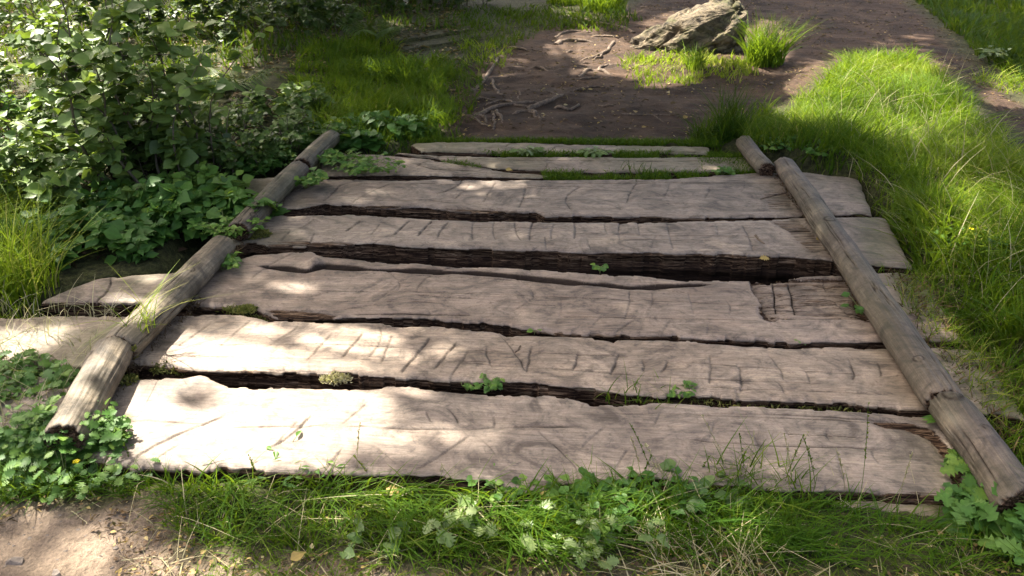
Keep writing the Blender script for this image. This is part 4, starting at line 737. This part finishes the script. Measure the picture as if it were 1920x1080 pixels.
tuft('grass_tuft', 'second sunlit tussock at the top edge nearer the shade', 1060, 6, 300, (.2, .4), (.007, .011), 406, M_GRASSY, .25, .6, rr=(0, .7))
tuft('grass_tuft', 'sparse long-bladed tuft rising from the first gap right of centre', 1165, 748, 12, (.06, .15), (.003, .0045), 407, M_GRASS, .05, .55, z=-.02)
tuft('grass_tuft', 'low green tuft beside the long-bladed one in the first gap', 1225, 752, 46, (.03, .08), (.003, .0045), 408, M_GRASS, .08, .8, z=-.02)
tuft('grass_tuft', 'tuft with dark stalks standing between the planks near the far end', 1195, 327, 40, (.03, .11), (.004, .005), 409, M_GRASSD, .13, .35, z=.0)
tuft('grass_tuft', 'arching pale grass flopping over the second left log', 262, 610, 36, (.12, .26), (.002, .003), 410, M_GRASSY, .06, .9, rr=(.4, 1), z=.09, lean=(.3, 0))
tuft('grass_tuft', 'green grass closing round the short log piece at the far right', 1365, 292, 170, (.06, .16), (.003, .005), 421, M_GRASS, .12, .6)
tuft('grass_tuft', 'grass hiding the back of the short log piece beside the rushes', 1430, 272, 200, (.1, .22), (.003, .006), 422, M_GRASS, .14, .6, rr=(0, .9))
tuft('grass_tuft', 'bright fine tuft against the near plank edge left of centre', 690, 900, 260, (.05, .12), (.0025, .004), 423, M_GRASSY, .12, .7, rr=(0, .5))
tuft('grass_tuft', 'bright fine tuft against the near plank edge at the bulge', 1060, 925, 220, (.05, .13), (.0025, .004), 424, M_GRASSY, .09, .7, rr=(0, .6))
tuft('grass_tuft', 'long dark green tuft at the near plank edge right of centre', 1420, 950, 260, (.07, .17), (.003, .0045), 425, M_GRASS, .16, .7, rr=(0, .8))
tuft('grass_tuft', 'straw-coloured tuft in the worn turf near the bottom edge right of centre', 1330, 1050, 160, (.05, .13), (.002, .0035), 426, M_STRAW, .15, .9)
tuft('grass_tuft', 'tall yellowish tussock at the left edge of the view', 60, 560, 160, (.2, .5), (.003, .006), 411, M_GRASSY, .12, .6, rr=(.4, 1))
tuft('grass_tuft', 'broad bright tussock at the right edge beyond the track', 1930, 165, 420, (.08, .2), (.005, .008), 412, M_GRASSY, .4, .8, rr=(.2, .9))
tuft('grass_tuft', 'brownish seed grass growing through the plank ends at the right', 1640, 492, 24, (.08, .24), (.002, .003), 413, M_STRAW, .06, .35)
tuft('grass_tuft', 'yellowing tuft sprouting beside the nearest right log', 1738, 745, 12, (.04, .09), (.003, .004), 414, M_GRASSY, .02, .4, z=.0, rr=(.4, 1))
tuft('grass_tuft', 'straw-mixed tuft covering the plank ends right of the longest log', 1790, 640, 150, (.08, .2), (.003, .005), 415, M_GRASS, .2, .8, rr=(.3, 1))
tuft('grass_tuft', 'yellow-brown tussock in the uncut grass at the right edge', 1850, 440, 500, (.1, .25), (.003, .005), 416, M_GRASSY, .35, .8, rr=(.5, 1))
# thin flowering stalks in front of the planks
stk = [(1190, 905, .22), (1215, 900, .26), (1236, 905, .3), (1262, 908, .18), (1290, 905, .2), (1340, 908, .24), (1352, 912, .17), (1378, 915, .27), (1402, 912, .25), (1450, 915, .28), (1462, 918, .3), (1485, 922, .22), (1530, 925, .26), (1585, 930, .24), (1610, 935, .3), (1400, 905, .29), (1315, 905, .15), (1680, 935, .22), (700, 895, .12), (670, 892, .2), (480, 885, .1), (820, 900, .1), (255, 880, .14), (1255, 920, .24), (1370, 925, .2)]
for k, (px, py, h) in enumerate(stk):
    r = np.random.RandomState(500 + k); x, y, z = G(px, py + 12); mb = MB(); t = np.linspace(0, 1, 14); a = r.uniform(-.4, .4); b = r.uniform(-.15, .25)
    pts = np.stack([a * h * t ** 1.6, b * h * t ** 1.6, h * t], -1); tube(mb, pts, .0008, 4, rnd=r.uniform(.0, .6), tip=.3)
    n = 26; u = r.uniform(.5, 1, n); p = np.stack([np.interp(u, t, pts[:, i]) for i in range(3)], -1); d = r.normal(0, .5, (n, 3)); d[:, 2] += 1
    leaves(mb, p, d, r.normal(size=(n, 3)), .008, .004, T_LEAF6, r.uniform(.2, .8))
    lab = 'thin grass seed stalk standing up before the nearest full plank, right of the bulge' if px > 1100 else 'thin grass seed stalk standing up before the nearest full plank, left of the bulge'
    tag(mb.build('grass_stalk', M_STRAW if k % 2 else M_GRASS, loc=(x, y, z)), lab, 'grass stalk', 'seed stalks right of the bulge' if px > 1100 else 'seed stalks left of the bulge')

def fern(label, px, py, nf, L, seed, aim=None):
    x, y, z = G(px, py); r = np.random.RandomState(seed); root = empty('fern', (x, y, z))
    for k in range(nf):
        th = (aim[k] if aim else r.uniform(0, 6.28)); l = L * r.uniform(.75, 1.1); t = np.linspace(0, 1, 14); rad = l * (.15 * t + .8 * t ** 1.2); zz = l * (.7 * t - .4 * t ** 2.2)
        pts = np.stack([rad * math.cos(th), rad * math.sin(th), zz], -1); mb = MB(); tube(mb, pts, .003 * (1 - .8 * t), 4, rnd=.5, tip=.3)
        m_ = 17; u = np.linspace(.15, .99, m_); p = np.stack([np.interp(u, t, pts[:, i]) for i in range(3)], -1); side = np.array((-math.sin(th), math.cos(th), 0.)); fw = np.array((math.cos(th), math.sin(th), 0))
        ll = .27 * l * np.sin(np.clip(u * 1.15, 0, 1) * np.pi * .82 + .35) * (1.05 - u) * 1.6 + .01
        for s in (-1, 1):
            d = side * s + fw * .45 + np.array((0, 0, -.12)); leaves(mb, p, np.tile(d, (m_, 1)), np.tile((0, -.1, 1.), (m_, 1)), ll, ll * .42, T_LONG, np.clip(r.uniform(.2, .8, m_), 0, 1))
        mb.build('frond', M_FERN, root)
    return tag(root, label, 'fern')
fern('fern with a lit frond pointing right in the dark undergrowth', 700, 72, 6, .55, 601, [0.1, 3.0, 1.5, 2.2, 4.6, 5.6])
fern('fern drooping in the dark undergrowth left of the other fern', 620, 50, 7, .6, 602)
fern('bracken growing through the tall sapling at the left', 250, 230, 5, .5, 603, [.3, 5.9, 2.8, 4.5, 1.5])
fern('fern in the shade behind the loose low bush', 440, 170, 6, .45, 604)

# ------------------------------------------------------------------ boulder
import bmesh
def boulder(name, label, px, py, pts, seed, m, sub=5, cat='rock', amp=.03):
    x, y, z = G(px, py); bm = bmesh.new()
    for p in pts: bm.verts.new(p)
    bmesh.ops.convex_hull(bm, input=bm.verts)
    bmesh.ops.subdivide_edges(bm, edges=bm.edges[:], cuts=2, use_grid_fill=True)
    bmesh.ops.triangulate(bm, faces=bm.faces[:])
    for _ in range(sub - 2):
        bmesh.ops.subdivide_edges(bm, edges=[e for e in bm.edges if e.calc_length() > .03], cuts=1, use_grid_fill=True)
        bmesh.ops.triangulate(bm, faces=[f for f in bm.faces if len(f.verts) > 3])
    bm.normal_update(); V = np.array([v.co[:] for v in bm.verts]); Nn = np.array([v.normal[:] for v in bm.verts])
    q = V[:, 0] * .8 - V[:, 2] * .6   # strata run up to the right
    d = amp * (fbm(V[:, 0] * 2.5 + seed, V[:, 2] * 7 - V[:, 0] * 5, seed, 4) * 1.4) + amp * .5 * (1.2 * np.abs(fbm(V[:, 0] * 10 + V[:, 1] * 6, V[:, 2] * 13 - V[:, 0] * 7, seed + 3, 5)) + .8 * fbm(V[:, 0] * 20 + V[:, 1] * 17, V[:, 2] * 22, seed + 33, 3)) - amp * 1.3 * np.exp(-(fbm(V[:, 0] * 2, V[:, 2] * 5 - V[:, 0] * 3.4 + V[:, 1] * 2, seed + 5, 3) / .06) ** 2)
    V = V + Nn * d[:, None]; V[:, 2] *= (.86 if cat == 'rock' else 1)
    for v, c in zip(bm.verts, V): v.co = c
    me = bpy.data.meshes.new(name); bm.to_mesh(me); bm.free(); me.materials.append(m)
    o = bpy.data.objects.new(name, me); C.objects.link(o); o.location = (x, y, z); return tag(o, label, cat)
mr, nt, bs, out = mat('boulder_stone')
na = noise(nt, 6, (1, 1, 1.6), 8, .75, 1.2); nb = noise(nt, 30, (1, 1, 1.5), 5, .7)
c = ramp(nt, na, [(.38, (.018, .013, .007)), (.5, (.11, .083, .048)), (.64, (.26, .205, .125))]); c = mix(nt, .7, c, ramp(nt, nb, [(.3, (.5, .5, .5)), (.7, (1.3, 1.3, 1.3))]), 'MULTIPLY')
mo = noise(nt, 2.4, (1, 1, 1), 6, .7, 0, (5, 5, 5)); c = mix(nt, ramp(nt, mo, [(.48, (0, 0, 0)), (.62, (.8, .8, .8))]), c, (.075, .075, .018))
nt.links.new(c, bs.inputs['Base Color']); bs.inputs['Roughness'].default_value = .9; bump(nt, bs, math_(nt, 'ADD', na, nb), .9, .03)
boulder('boulder', 'large rugged pale boulder streaked with moss beside the earth path', 1300, 92,
        [(-.62, -.02, .0), (-.6, .15, .04), (-.42, -.14, -.05), (-.33, .06, .2), (-.1, -.2, -.06), (-.08, .05, .31), (.1, .3, .42), (.18, -.22, -.06), (.2, .0, .44), (.38, -.1, .48), (.44, .2, .55), (.46, -.16, .3), (.5, -.12, -.05), (.54, .3, -.05), (-.3, .5, -.05), (-.1, .5, .3), (.3, -.24, .14), (-.25, -.17, .1)], 7, mr, amp=.05)

# ------------------------------------------------------------------ roots, twigs, fallen leaves, pebbles
def root_(label, pix, r0, r1, seed, up=.004, fork=()):
    mb = MB(); base = G(*pix[0]); 
    def path(pl, a, b, sd):
        pw = np.array([G(*q) for q in pl]); t = np.linspace(0, 1, len(pw)); tt = np.linspace(0, 1, 26)
        q = np.stack([np.interp(tt, t, pw[:, i]) for i in range(3)], -1)
        for _ in range(3): q[1:-1] = (q[:-2] + q[1:-1] * 2 + q[2:]) / 4
        q[:, 0] += .02 * fbm(tt * 6, tt * 0, sd); q[:, 1] += .02 * fbm(tt * 6, tt * 0 + 5, sd)
        q[:, 2] = gz(q[:, 0], q[:, 1]) + up + .018 * fbm(tt * 5, tt * 0 + 9, sd) - .02 * (np.abs(tt * 2 - 1) ** 4)
        tube(mb, q - np.array(base), 1.15 * (a + (b - a) * tt) * (1 + .25 * fbm(tt * 7, tt * 0 + 3, sd + 2)), 9)
    path(pix, r0, r1, seed)
    for k, f in enumerate(fork): path(f, r1 * 1.2, r1 * .6, seed + 9 + k)
    return tag(mb.build('tree_root', M_ROOT, loc=base), label, 'root', 'roots crossing the earth path')
RT = [('forked pale root standing up left of the trampled earth', [(886, 170), (905, 155), (925, 130), (935, 106)], .016, .012, [[(900, 158), (890, 165), (878, 178)]]),
      ('short bent root hanging below the forked pale root', [(925, 145), (928, 165), (938, 178), (948, 180)], .012, .008, []),
      ('thick root at the top of the root steps', [(1040, 72), (1060, 63), (1090, 60), (1115, 62)], .02, .012, []),
      ('thick shaded root making the second root step', [(1044, 86), (1050, 78), (1080, 76), (1120, 80)], .028, .015, []),
      ('slim root right of the root steps', [(1110, 66), (1140, 70), (1165, 72)], .012, .008, []),
      ('straight root of the third root step', [(1058, 102), (1080, 96), (1115, 98)], .018, .01, []),
      ('diagonal root running down from the boulder side', [(1150, 78), (1140, 95), (1115, 108), (1090, 113)], .018, .01, [[(1130, 100), (1128, 108), (1110, 112)]]),
      ('long low root across the sunlit earth below the boulder', [(1190, 60), (1160, 50), (1120, 42), (1060, 28)], .02, .01, []),
      ('main dark root of the tangle in the centre', [(870, 225), (900, 215), (930, 202), (960, 196), (1010, 192)], .018, .01, [[(900, 215), (915, 230)], [(925, 208), (925, 240)]]),
      ('root looping over the right of the tangle', [(990, 205), (1020, 195), (1045, 185), (1062, 178)], .018, .012, [[(1000, 205), (1012, 228)]]),
      ('long sinuous root at the left foot of the tangle', [(862, 212), (885, 222), (905, 232), (915, 236)], .01, .006, []),
      ('forked root reaching down to the planks from the tangle', [(930, 205), (938, 222), (945, 232)], .012, .006, []),
      ('arched mossy root right of the centre', [(1085, 145), (1100, 135), (1120, 132), (1145, 140)], .022, .012, [[(1120, 132), (1140, 120), (1165, 122)]]),
      ('thin root pointing right from the tangle', [(1000, 178), (1030, 172), (1055, 182)], .01, .006, []),
      ('dark root along the upper edge of the shaded earth', [(980, 130), (1010, 127), (1040, 140), (1060, 143)], .012, .007, []),
      ('root crossing the shaded soil between the two root groups', [(1040, 200), (1070, 205), (1085, 195)], .012, .008, []),
      ('low root above the tangle on its left', [(940, 90), (975, 92), (1000, 100)], .012, .007, []),
      ('crooked root in the middle of the tangle', [(960, 215), (985, 208), (1010, 215), (1030, 228)], .013, .006, [])]
RT += [('thin root strand %s' % w, p, .009, .005, []) for w, p in (
    ('left of the forked pale root', [(850, 185), (868, 180), (884, 172)]), ('running under the forked pale root', [(878, 190), (900, 186), (930, 190)]), ('above the left part of the tangle', [(905, 200), (935, 192), (968, 186)]),
    ('leaving the tangle to the lower right', [(1010, 212), (1035, 222), (1050, 232)]), ('crossing the middle of the tangle', [(945, 188), (975, 200), (1005, 206)]), ('reaching up from the tangle', [(975, 192), (972, 182), (974, 172)]),
    ('beside the arched mossy root', [(1070, 150), (1098, 150), (1125, 146)]), ('in the shaded earth right of the tangle', [(1080, 168), (1110, 162), (1150, 166)]), ('at the sunlit end of the root steps', [(1060, 118), (1090, 120), (1120, 116)]),
    ('near the foot of the boulder', [(1160, 128), (1185, 122), (1206, 128)]), ('between tangle and planks', [(1120, 198), (1150, 200), (1178, 196)]), ('at the top left of the earth path', [(905, 92), (930, 96), (960, 104)]))]
for k, (lb, pix, a, b, fk) in enumerate(RT): root_(lb, pix, a, b, 700 + k * 3, fork=fk)
def twig(label, a, b, r_, z=.0, seed=0, m=M_ROOT, fork=None, name='twig', grp=None):
    A, B = (P(*a, z), P(*b, z)) if z is not None else (np.array(G(*a)), np.array(G(*b)))
    mb = MB(); t = np.linspace(0, 1, 10)[:, None]; q = (B - A) * t; q[:, 0] += .008 * fbm(t[:, 0] * 4, t[:, 0] * 0, seed); q[:, 1] += .008 * fbm(t[:, 0] * 4, t[:, 0] * 0 + 7, seed); q[:, 2] += r_ + .004
    at_ = dict(rnd=.6, tip=.3) if m in (M_STRAW, M_GRASS) else {}
    tube(mb, q, r_ * (1 - .5 * t[:, 0]), 6, **at_)
    if fork is not None:
        D = (P(*fork, z) if z is not None else np.array(G(*fork))) - A; s = q[6]; tube(mb, s + (D - s) * t * np.array((1, 1, .6)), r_ * .5 * (1 - .5 * t[:, 0]), 5, **at_)
    return tag(mb.build(name, m, loc=tuple(A)), label, 'twig', grp)
twig('dark stick lying on the plank against the longest right log', (1474, 364), (1426, 377), .007, .006, 1)
twig('thin fallen twig with a side branch on the shaded earth', (1165, 218), (1255, 219), .008, None, 2, fork=(1245, 231))
twig('small dark twig on the long scored plank near the centre', (978, 653), (966, 664), .004, .004, 3)
twig('broken twig lying on the stroke-marked plank near its right end', (1416, 446), (1432, 460), .006, .004, 4)
for k, (a, b) in enumerate([((230, 1052), (308, 1047)), ((238, 1075), (275, 1052)), ((140, 915), (190, 955)), ((135, 960), (165, 985)), ((690, 1000), (720, 1045)), ((720, 1000), (755, 1060)), ((310, 1060), (340, 1030)), ((560, 905), (640, 920))]):
    twig(['pale straw stem lying flat on bare earth at the front left', 'second straw stem slanting up to the flat straw at the front left', 'bent straw in the front left grass above the bare earth', 'short straw on the bare earth below the buttercups', 'long straw lying in the turf left of centre', 'longer straw crossing the turf toward the bottom edge', 'straw bit at the border of bare earth and turf', 'yellow straw along the plank edge left of centre'][k], a, b, .0018, None, 20 + k, M_STRAW, name='straw')
lf = []
for k in range(4):
    r = np.random.RandomState(900 + k); mb = MB(); leaves(mb, np.zeros((1, 3)), np.array([[1., .1, .08]]), np.array([[0., -.2, 1.]]), .04, .03, (T_OVATE, T_ROUND, T_LOBED, T_OVATE)[k], (.35, .7, .85, 1.0)[k]); lf.append(mb)
def fl_place(reg, n, seed, lab, grp, sc, first={}):
    r = np.random.RandomState(seed); pw = W2(reg); a = np.array(pw); c_ = 0
    while c_ < n:
        x, y = r.uniform(a[:, 0].min(), a[:, 0].max()), r.uniform(a[:, 1].min(), a[:, 1].max())
        if not inpoly(np.array([x]), np.array([y]), pw)[0]: continue
        k = r.randint(4)
        if k not in first: first[k] = lf[k].build('fallen_leaf', M_BROWN); o = first[k]
        else: o = first[k].copy(); C.objects.link(o)
        s = sc * r.uniform(.5, 1.2); o.location = (x, y, float(gz(x, y)) + .012); o.rotation_euler = (r.uniform(-.3, .3), r.uniform(-.3, .3), r.uniform(0, 6.28)); o.scale = (s, s, s)
        tag(o, lab, 'fallen leaf', grp); c_ += 1
fl_place([(860, 250), (850, 150), (960, 90), (1180, 60), (1200, 130), (1330, 160), (1330, 255)], 75, 1, 'small yellowish fallen leaf on the bare earth beyond the planks', 'fallen leaves on the earth beyond the planks', .9)
fl_place([(1420, 200), (1480, 110), (1480, 20), (1600, 0), (1700, 60), (1580, 110), (1500, 190)], 34, 2, 'pale fallen leaf on the earth path right of the boulder', 'fallen leaves on the right path', 1.0)
fl_place([(1760, 130), (1850, 190), (1960, 270), (1960, 230), (1800, 110)], 12, 3, 'dry fallen leaf on the track behind the grassy mound', 'fallen leaves on the far right track', 1.0)
fl_place([(330, 1000), (600, 960), (1300, 960), (1800, 1000), (1800, 1075), (300, 1075)], 40, 4, 'dry brown fallen leaf lying in the front turf', 'fallen leaves in the front turf', .55)
fl_place([(450, 300), (430, 340), (330, 370), (380, 250), (480, 240)], 30, 5, 'reddish dead leaf under the bushes by the dark left log', 'dead leaves under the bushes', 1.2)
for k, (px, py, lab) in enumerate([(1012, 925, 'curled orange-brown leaf lying just below the plank bulge'), (724, 915, 'pale yellow leaf in the turf before the nearest plank'), (948, 318, 'yellow leaf on the second plank from the far end'), (1424, 484, 'small tan leaf lying on the splintered face of the stroke-marked plank'), (1530, 449, 'tan leaf on the stroke-marked plank close to the right log'), (870, 1000, 'brown withered leaf beside the grey-green lobed leaves'), (545, 1050, 'orange leaf at the front edge left of centre')]):
    mb = MB(); leaves(mb, np.zeros((1, 3)), np.array([[1., .3 * k - 1, .15]]), np.array([[0., -.4, 1.]]), .042, .034, T_LOBED if k % 2 else T_OVATE, .8)
    z = .006 if py < 890 else -.02; tag(mb.build('fallen_leaf', M_BROWN, loc=tuple(P(px, py, z))), lab, 'fallen leaf')
def pebble(label, px, py, s, seed, grp=None):
    r = np.random.RandomState(seed); q = r.normal(size=(16, 3)); q /= np.linalg.norm(q, axis=1)[:, None]; q *= np.array((s, s * .75, s * .5))
    return tag(boulder('stone', label, px, py, [tuple(v) for v in q], seed, M_STONE, sub=3, cat='stone', amp=s * .08), label, 'stone', grp)
pebble('dark angular stone on the bare earth in the bottom left corner', 28, 1053, .024, 1)
pebble('flat dark stone at the bottom edge near the left', 108, 1074, .02, 2)
for k in range(46):
    px, py = random.uniform(-20, 620), random.uniform(960, 1078)
    if px > 330 and k % 3: px -= 300
    pebble('tiny pebble on the bare earth at the front left', px, py, random.uniform(.004, .008), 10 + k, 'pebbles on the front earth')
for k in range(30):
    px, py = random.uniform(1420, 1640), random.uniform(20, 180)
    pebble('little stone on the earth path right of the boulder', px, py, random.uniform(.008, .018), 80 + k, 'stones on the right path')

# ------------------------------------------------------------------ unseen trees overhead, crown leaves set out to throw a chosen dapple
# light[] lists where the sun comes through: pixel centre on the ground, half sizes, share let through
LIT = [(450, 790, 300, 100, 1.0), (300, 830, 200, 80, 1.0), (560, 650, 320, 52, 1.0), (740, 780, 110, 70, .6), (900, 800, 90, 60, .2), (310, 540, 120, 60, .6), (150, 650, 90, 30, .3), (560, 520, 60, 25, .6), (480, 590, 60, 15, .7),
       (690, 365, 60, 18, .5), (940, 350, 90, 20, .5),
       (1105, 95, 95, 44, 1.0), (1190, 110, 60, 30, 1.0), (1290, 70, 110, 60, 1.0), (1250, 130, 70, 30, .9), (1430, 80, 55, 55, 1.0), (1520, 145, 60, 45, .9), (1120, 15, 90, 18, 1.0), (1640, 150, 150, 65, 1.0), (1560, 215, 120, 45, .9), (1730, 240, 140, 60, .85), (1780, 330, 120, 40, .5),
       (1890, 170, 60, 40, 1.0), (1850, 440, 110, 70, .7), (1780, 520, 60, 40, .3), (1900, 560, 60, 60, .3), (20, 450, 110, 130, 1.0), (40, 600, 90, 80, .8), (0, 750, 80, 80, .5), (60, 900, 110, 50, .8), (180, 890, 100, 30, .6), (150, 1010, 190, 60, .8), (520, 960, 240, 50, .6), (480, 1050, 260, 40, .5), (780, 930, 240, 45, .85), (1100, 970, 260, 50, .6), (1420, 970, 180, 40, .5), (900, 1050, 300, 30, .5),
       (150, 300, 240, 140, .9), (230, 120, 270, 120, .85), (400, 200, 60, 60, .5), (330, 420, 150, 60, .35), (560, 190, 40, 20, .8), (760, 150, 90, 40, .35), (640, 180, 60, 30, .3), (800, 220, 60, 20, .35), (690, 240, 100, 20, .4), (935, 120, 50, 30, .5), (1830, 60, 80, 20, .1), (1700, 80, 60, 20, .5), (740, 50, 30, 10, .5), (1350, 310, 50, 15, .3), (590, 300, 60, 20, .3)]
DRK = [(190, 700, 16, 14, .7), (150, 770, 14, 12, .7), (215, 790, 30, 20, .6), (260, 870, 40, 16, .5), (300, 600, 14, 10, .7), (350, 530, 14, 10, .8), (395, 490, 10, 8, .8), (560, 630, 30, 10, .4), (800, 640, 40, 12, .6), (600, 745, 30, 10, .3), (380, 745, 42, 26, .8), (1060, 115, 40, 14, .7), (1185, 30, 22, 30, .5), (250, 560, 12, 25, .5), (440, 620, 40, 8, .5), (640, 690, 50, 10, .5), (390, 640, 30, 8, .4)]
def light(gx, gy):
    px, py = PX(gx, gy, 0.0); px = px + 16 * fbm(gx * 3, gy * 3, 91); py = py + 10 * fbm(gx * 3, gy * 3, 92)
    t = np.zeros(gx.shape)
    for cx, cy, rx, ry, v in LIT:
        d = ((px - cx) / rx) ** 2 + ((py - cy) / ry) ** 2; t = np.maximum(t, v * (1 - sstep(.75, 1.2, d)))
    for cx, cy, rx, ry, v in DRK:
        d = ((px - cx) / rx) ** 2 + ((py - cy) / ry) ** 2; t = t * (1 - v * (1 - sstep(.6, 1.1, d)))
    out_ = (gx < -4.6) | (gx > 5) | (gy < 1.2); t = np.where(out_, np.maximum(t, .25), t)
    return np.clip(t, 0, 1)
TREES = [((-6.6, 6.4), 'unseen tree, crown shaped to shade the left of the crossing, trunk outside the left edge'), ((-3.4, 13.5), 'unseen tree, crown shaped for shade, trunk in the dark wood beyond the top left'), ((2.4, 16.0), 'unseen tree, crown shaped for shade, straight beyond the boulder above the top edge'), ((-8.5, 12.0), 'unseen tree, crown shaped for shade, farthest left in the dark wood')]
H0 = [5.0, 9.0]
r = np.random.RandomState(77); cell = .09
gx, gy = np.meshgrid(np.arange(-7.5, 8, cell), np.arange(-.5, 15.5, cell)); gx = gx.ravel(); gy = gy.ravel()
crown = [MB() for _ in TREES]; cpts = [[] for _ in TREES]
for layer in range(4):
    x = gx + r.uniform(-.5, .5, gx.size) * cell; y = gy + r.uniform(-.5, .5, gy.size) * cell
    k = r.rand(x.size) > light(x, y) ** (.5 if layer else .8) * 1.02
    if layer: k &= r.rand(x.size) < .9
    x, y = x[k], y[k]; h = r.uniform(H0[0], H0[1], len(x)); h = h * .5 + .5 * (H0[0] + layer * 1.2)
    p = np.stack([x + SUN.x / SUN.z * h, y + SUN.y / SUN.z * h, h], -1)
    if layer < 3:                                       # added low boughs, out of view, to block sky light over the dark ground
        m_ = 9000; q = np.stack([r.uniform(-6, 3.3, m_), r.uniform(5.0, 12, m_), r.uniform(1.9, 3.4, m_)], -1)
        kk = r.rand(m_) > light(q[:, 0] - SUN.x / SUN.z * q[:, 2], q[:, 1] - SUN.y / SUN.z * q[:, 2]) ** .5 * 1.3; kk &= ((q[:, 0] < 1.2) | (q[:, 1] < 8)) & ((q[:, 0] > -1.4) | (q[:, 1] > 6.8)) ; p = np.concatenate([p, q[kk]])
    n = len(p)
    d = r.normal(size=(n, 3)); d[:, 2] *= .4; nr = np.array(SUN)[None] + r.normal(0, .45, (n, 3)); L = r.uniform(.10, .15, n)
    p = p - (d / np.linalg.norm(d, axis=1)[:, None]) * L[:, None] * .5
    own = np.argmin(np.stack([np.hypot(p[:, 0] - t[0][0], p[:, 1] - t[0][1]) + (0, 1.0, 1.0, .5)[i] + .5 * fbm(p[:, 0], p[:, 1], 60 + i) for i, t in enumerate(TREES)]), 0)
    for i in range(len(TREES)):
        s = own == i
        if s.any(): leaves(crown[i], p[s], d[s], nr[s], L[s], L[s] * .95, T_LEAF6, r.rand(s.sum())); cpts[i].append(p[s])
for i, ((tx, ty), lab) in enumerate(TREES):
    z0 = float(gz(tx, ty)); root = empty('unseen_shade_tree', (tx, ty, z0)); base = np.array((tx, ty, z0))
    V = [v - base for v in crown[i].V]; crown[i].V = V; crown[i].build('crown', M_CROWN, root)
    tb = MB(); t = np.linspace(0, 1, 16); hh = 9.8
    tube(tb, np.stack([.12 * np.sin(t * 4 + i), .1 * np.cos(t * 3 + i), -.1 + hh * t], -1), (.17 - .11 * t) * (1 + .5 * np.exp(-t * 18)), 14); tb.build('trunk', M_BARK, root)
    cp_ = np.concatenate(cpts[i]) - base; sel = cp_[r.choice(len(cp_), 26)]
    for k, e in enumerate(sel):
        lb = MB(); s = np.array((0, 0, min(hh * .9, max(2.6, e[2] - 1.6 * r.rand() - .3)))); tt = np.linspace(0, 1, 10)[:, None]
        q = s + (e - s) * tt + np.array((0, 0, .5)) * np.sin(tt * np.pi) * r.uniform(.2, 1) + .1 * np.stack([fbm(tt[:, 0] * 3, tt[:, 0] * 0 + j, k * 5 + i) for j in range(3)], -1) * np.sin(tt * np.pi)
        tube(lb, q, .032 * (1 - .85 * tt[:, 0]) + .002, 6); lb.build('limb', M_BARK, root)
    tag(root, lab, 'tree', 'unseen trees with crowns shaped to shade the crossing')
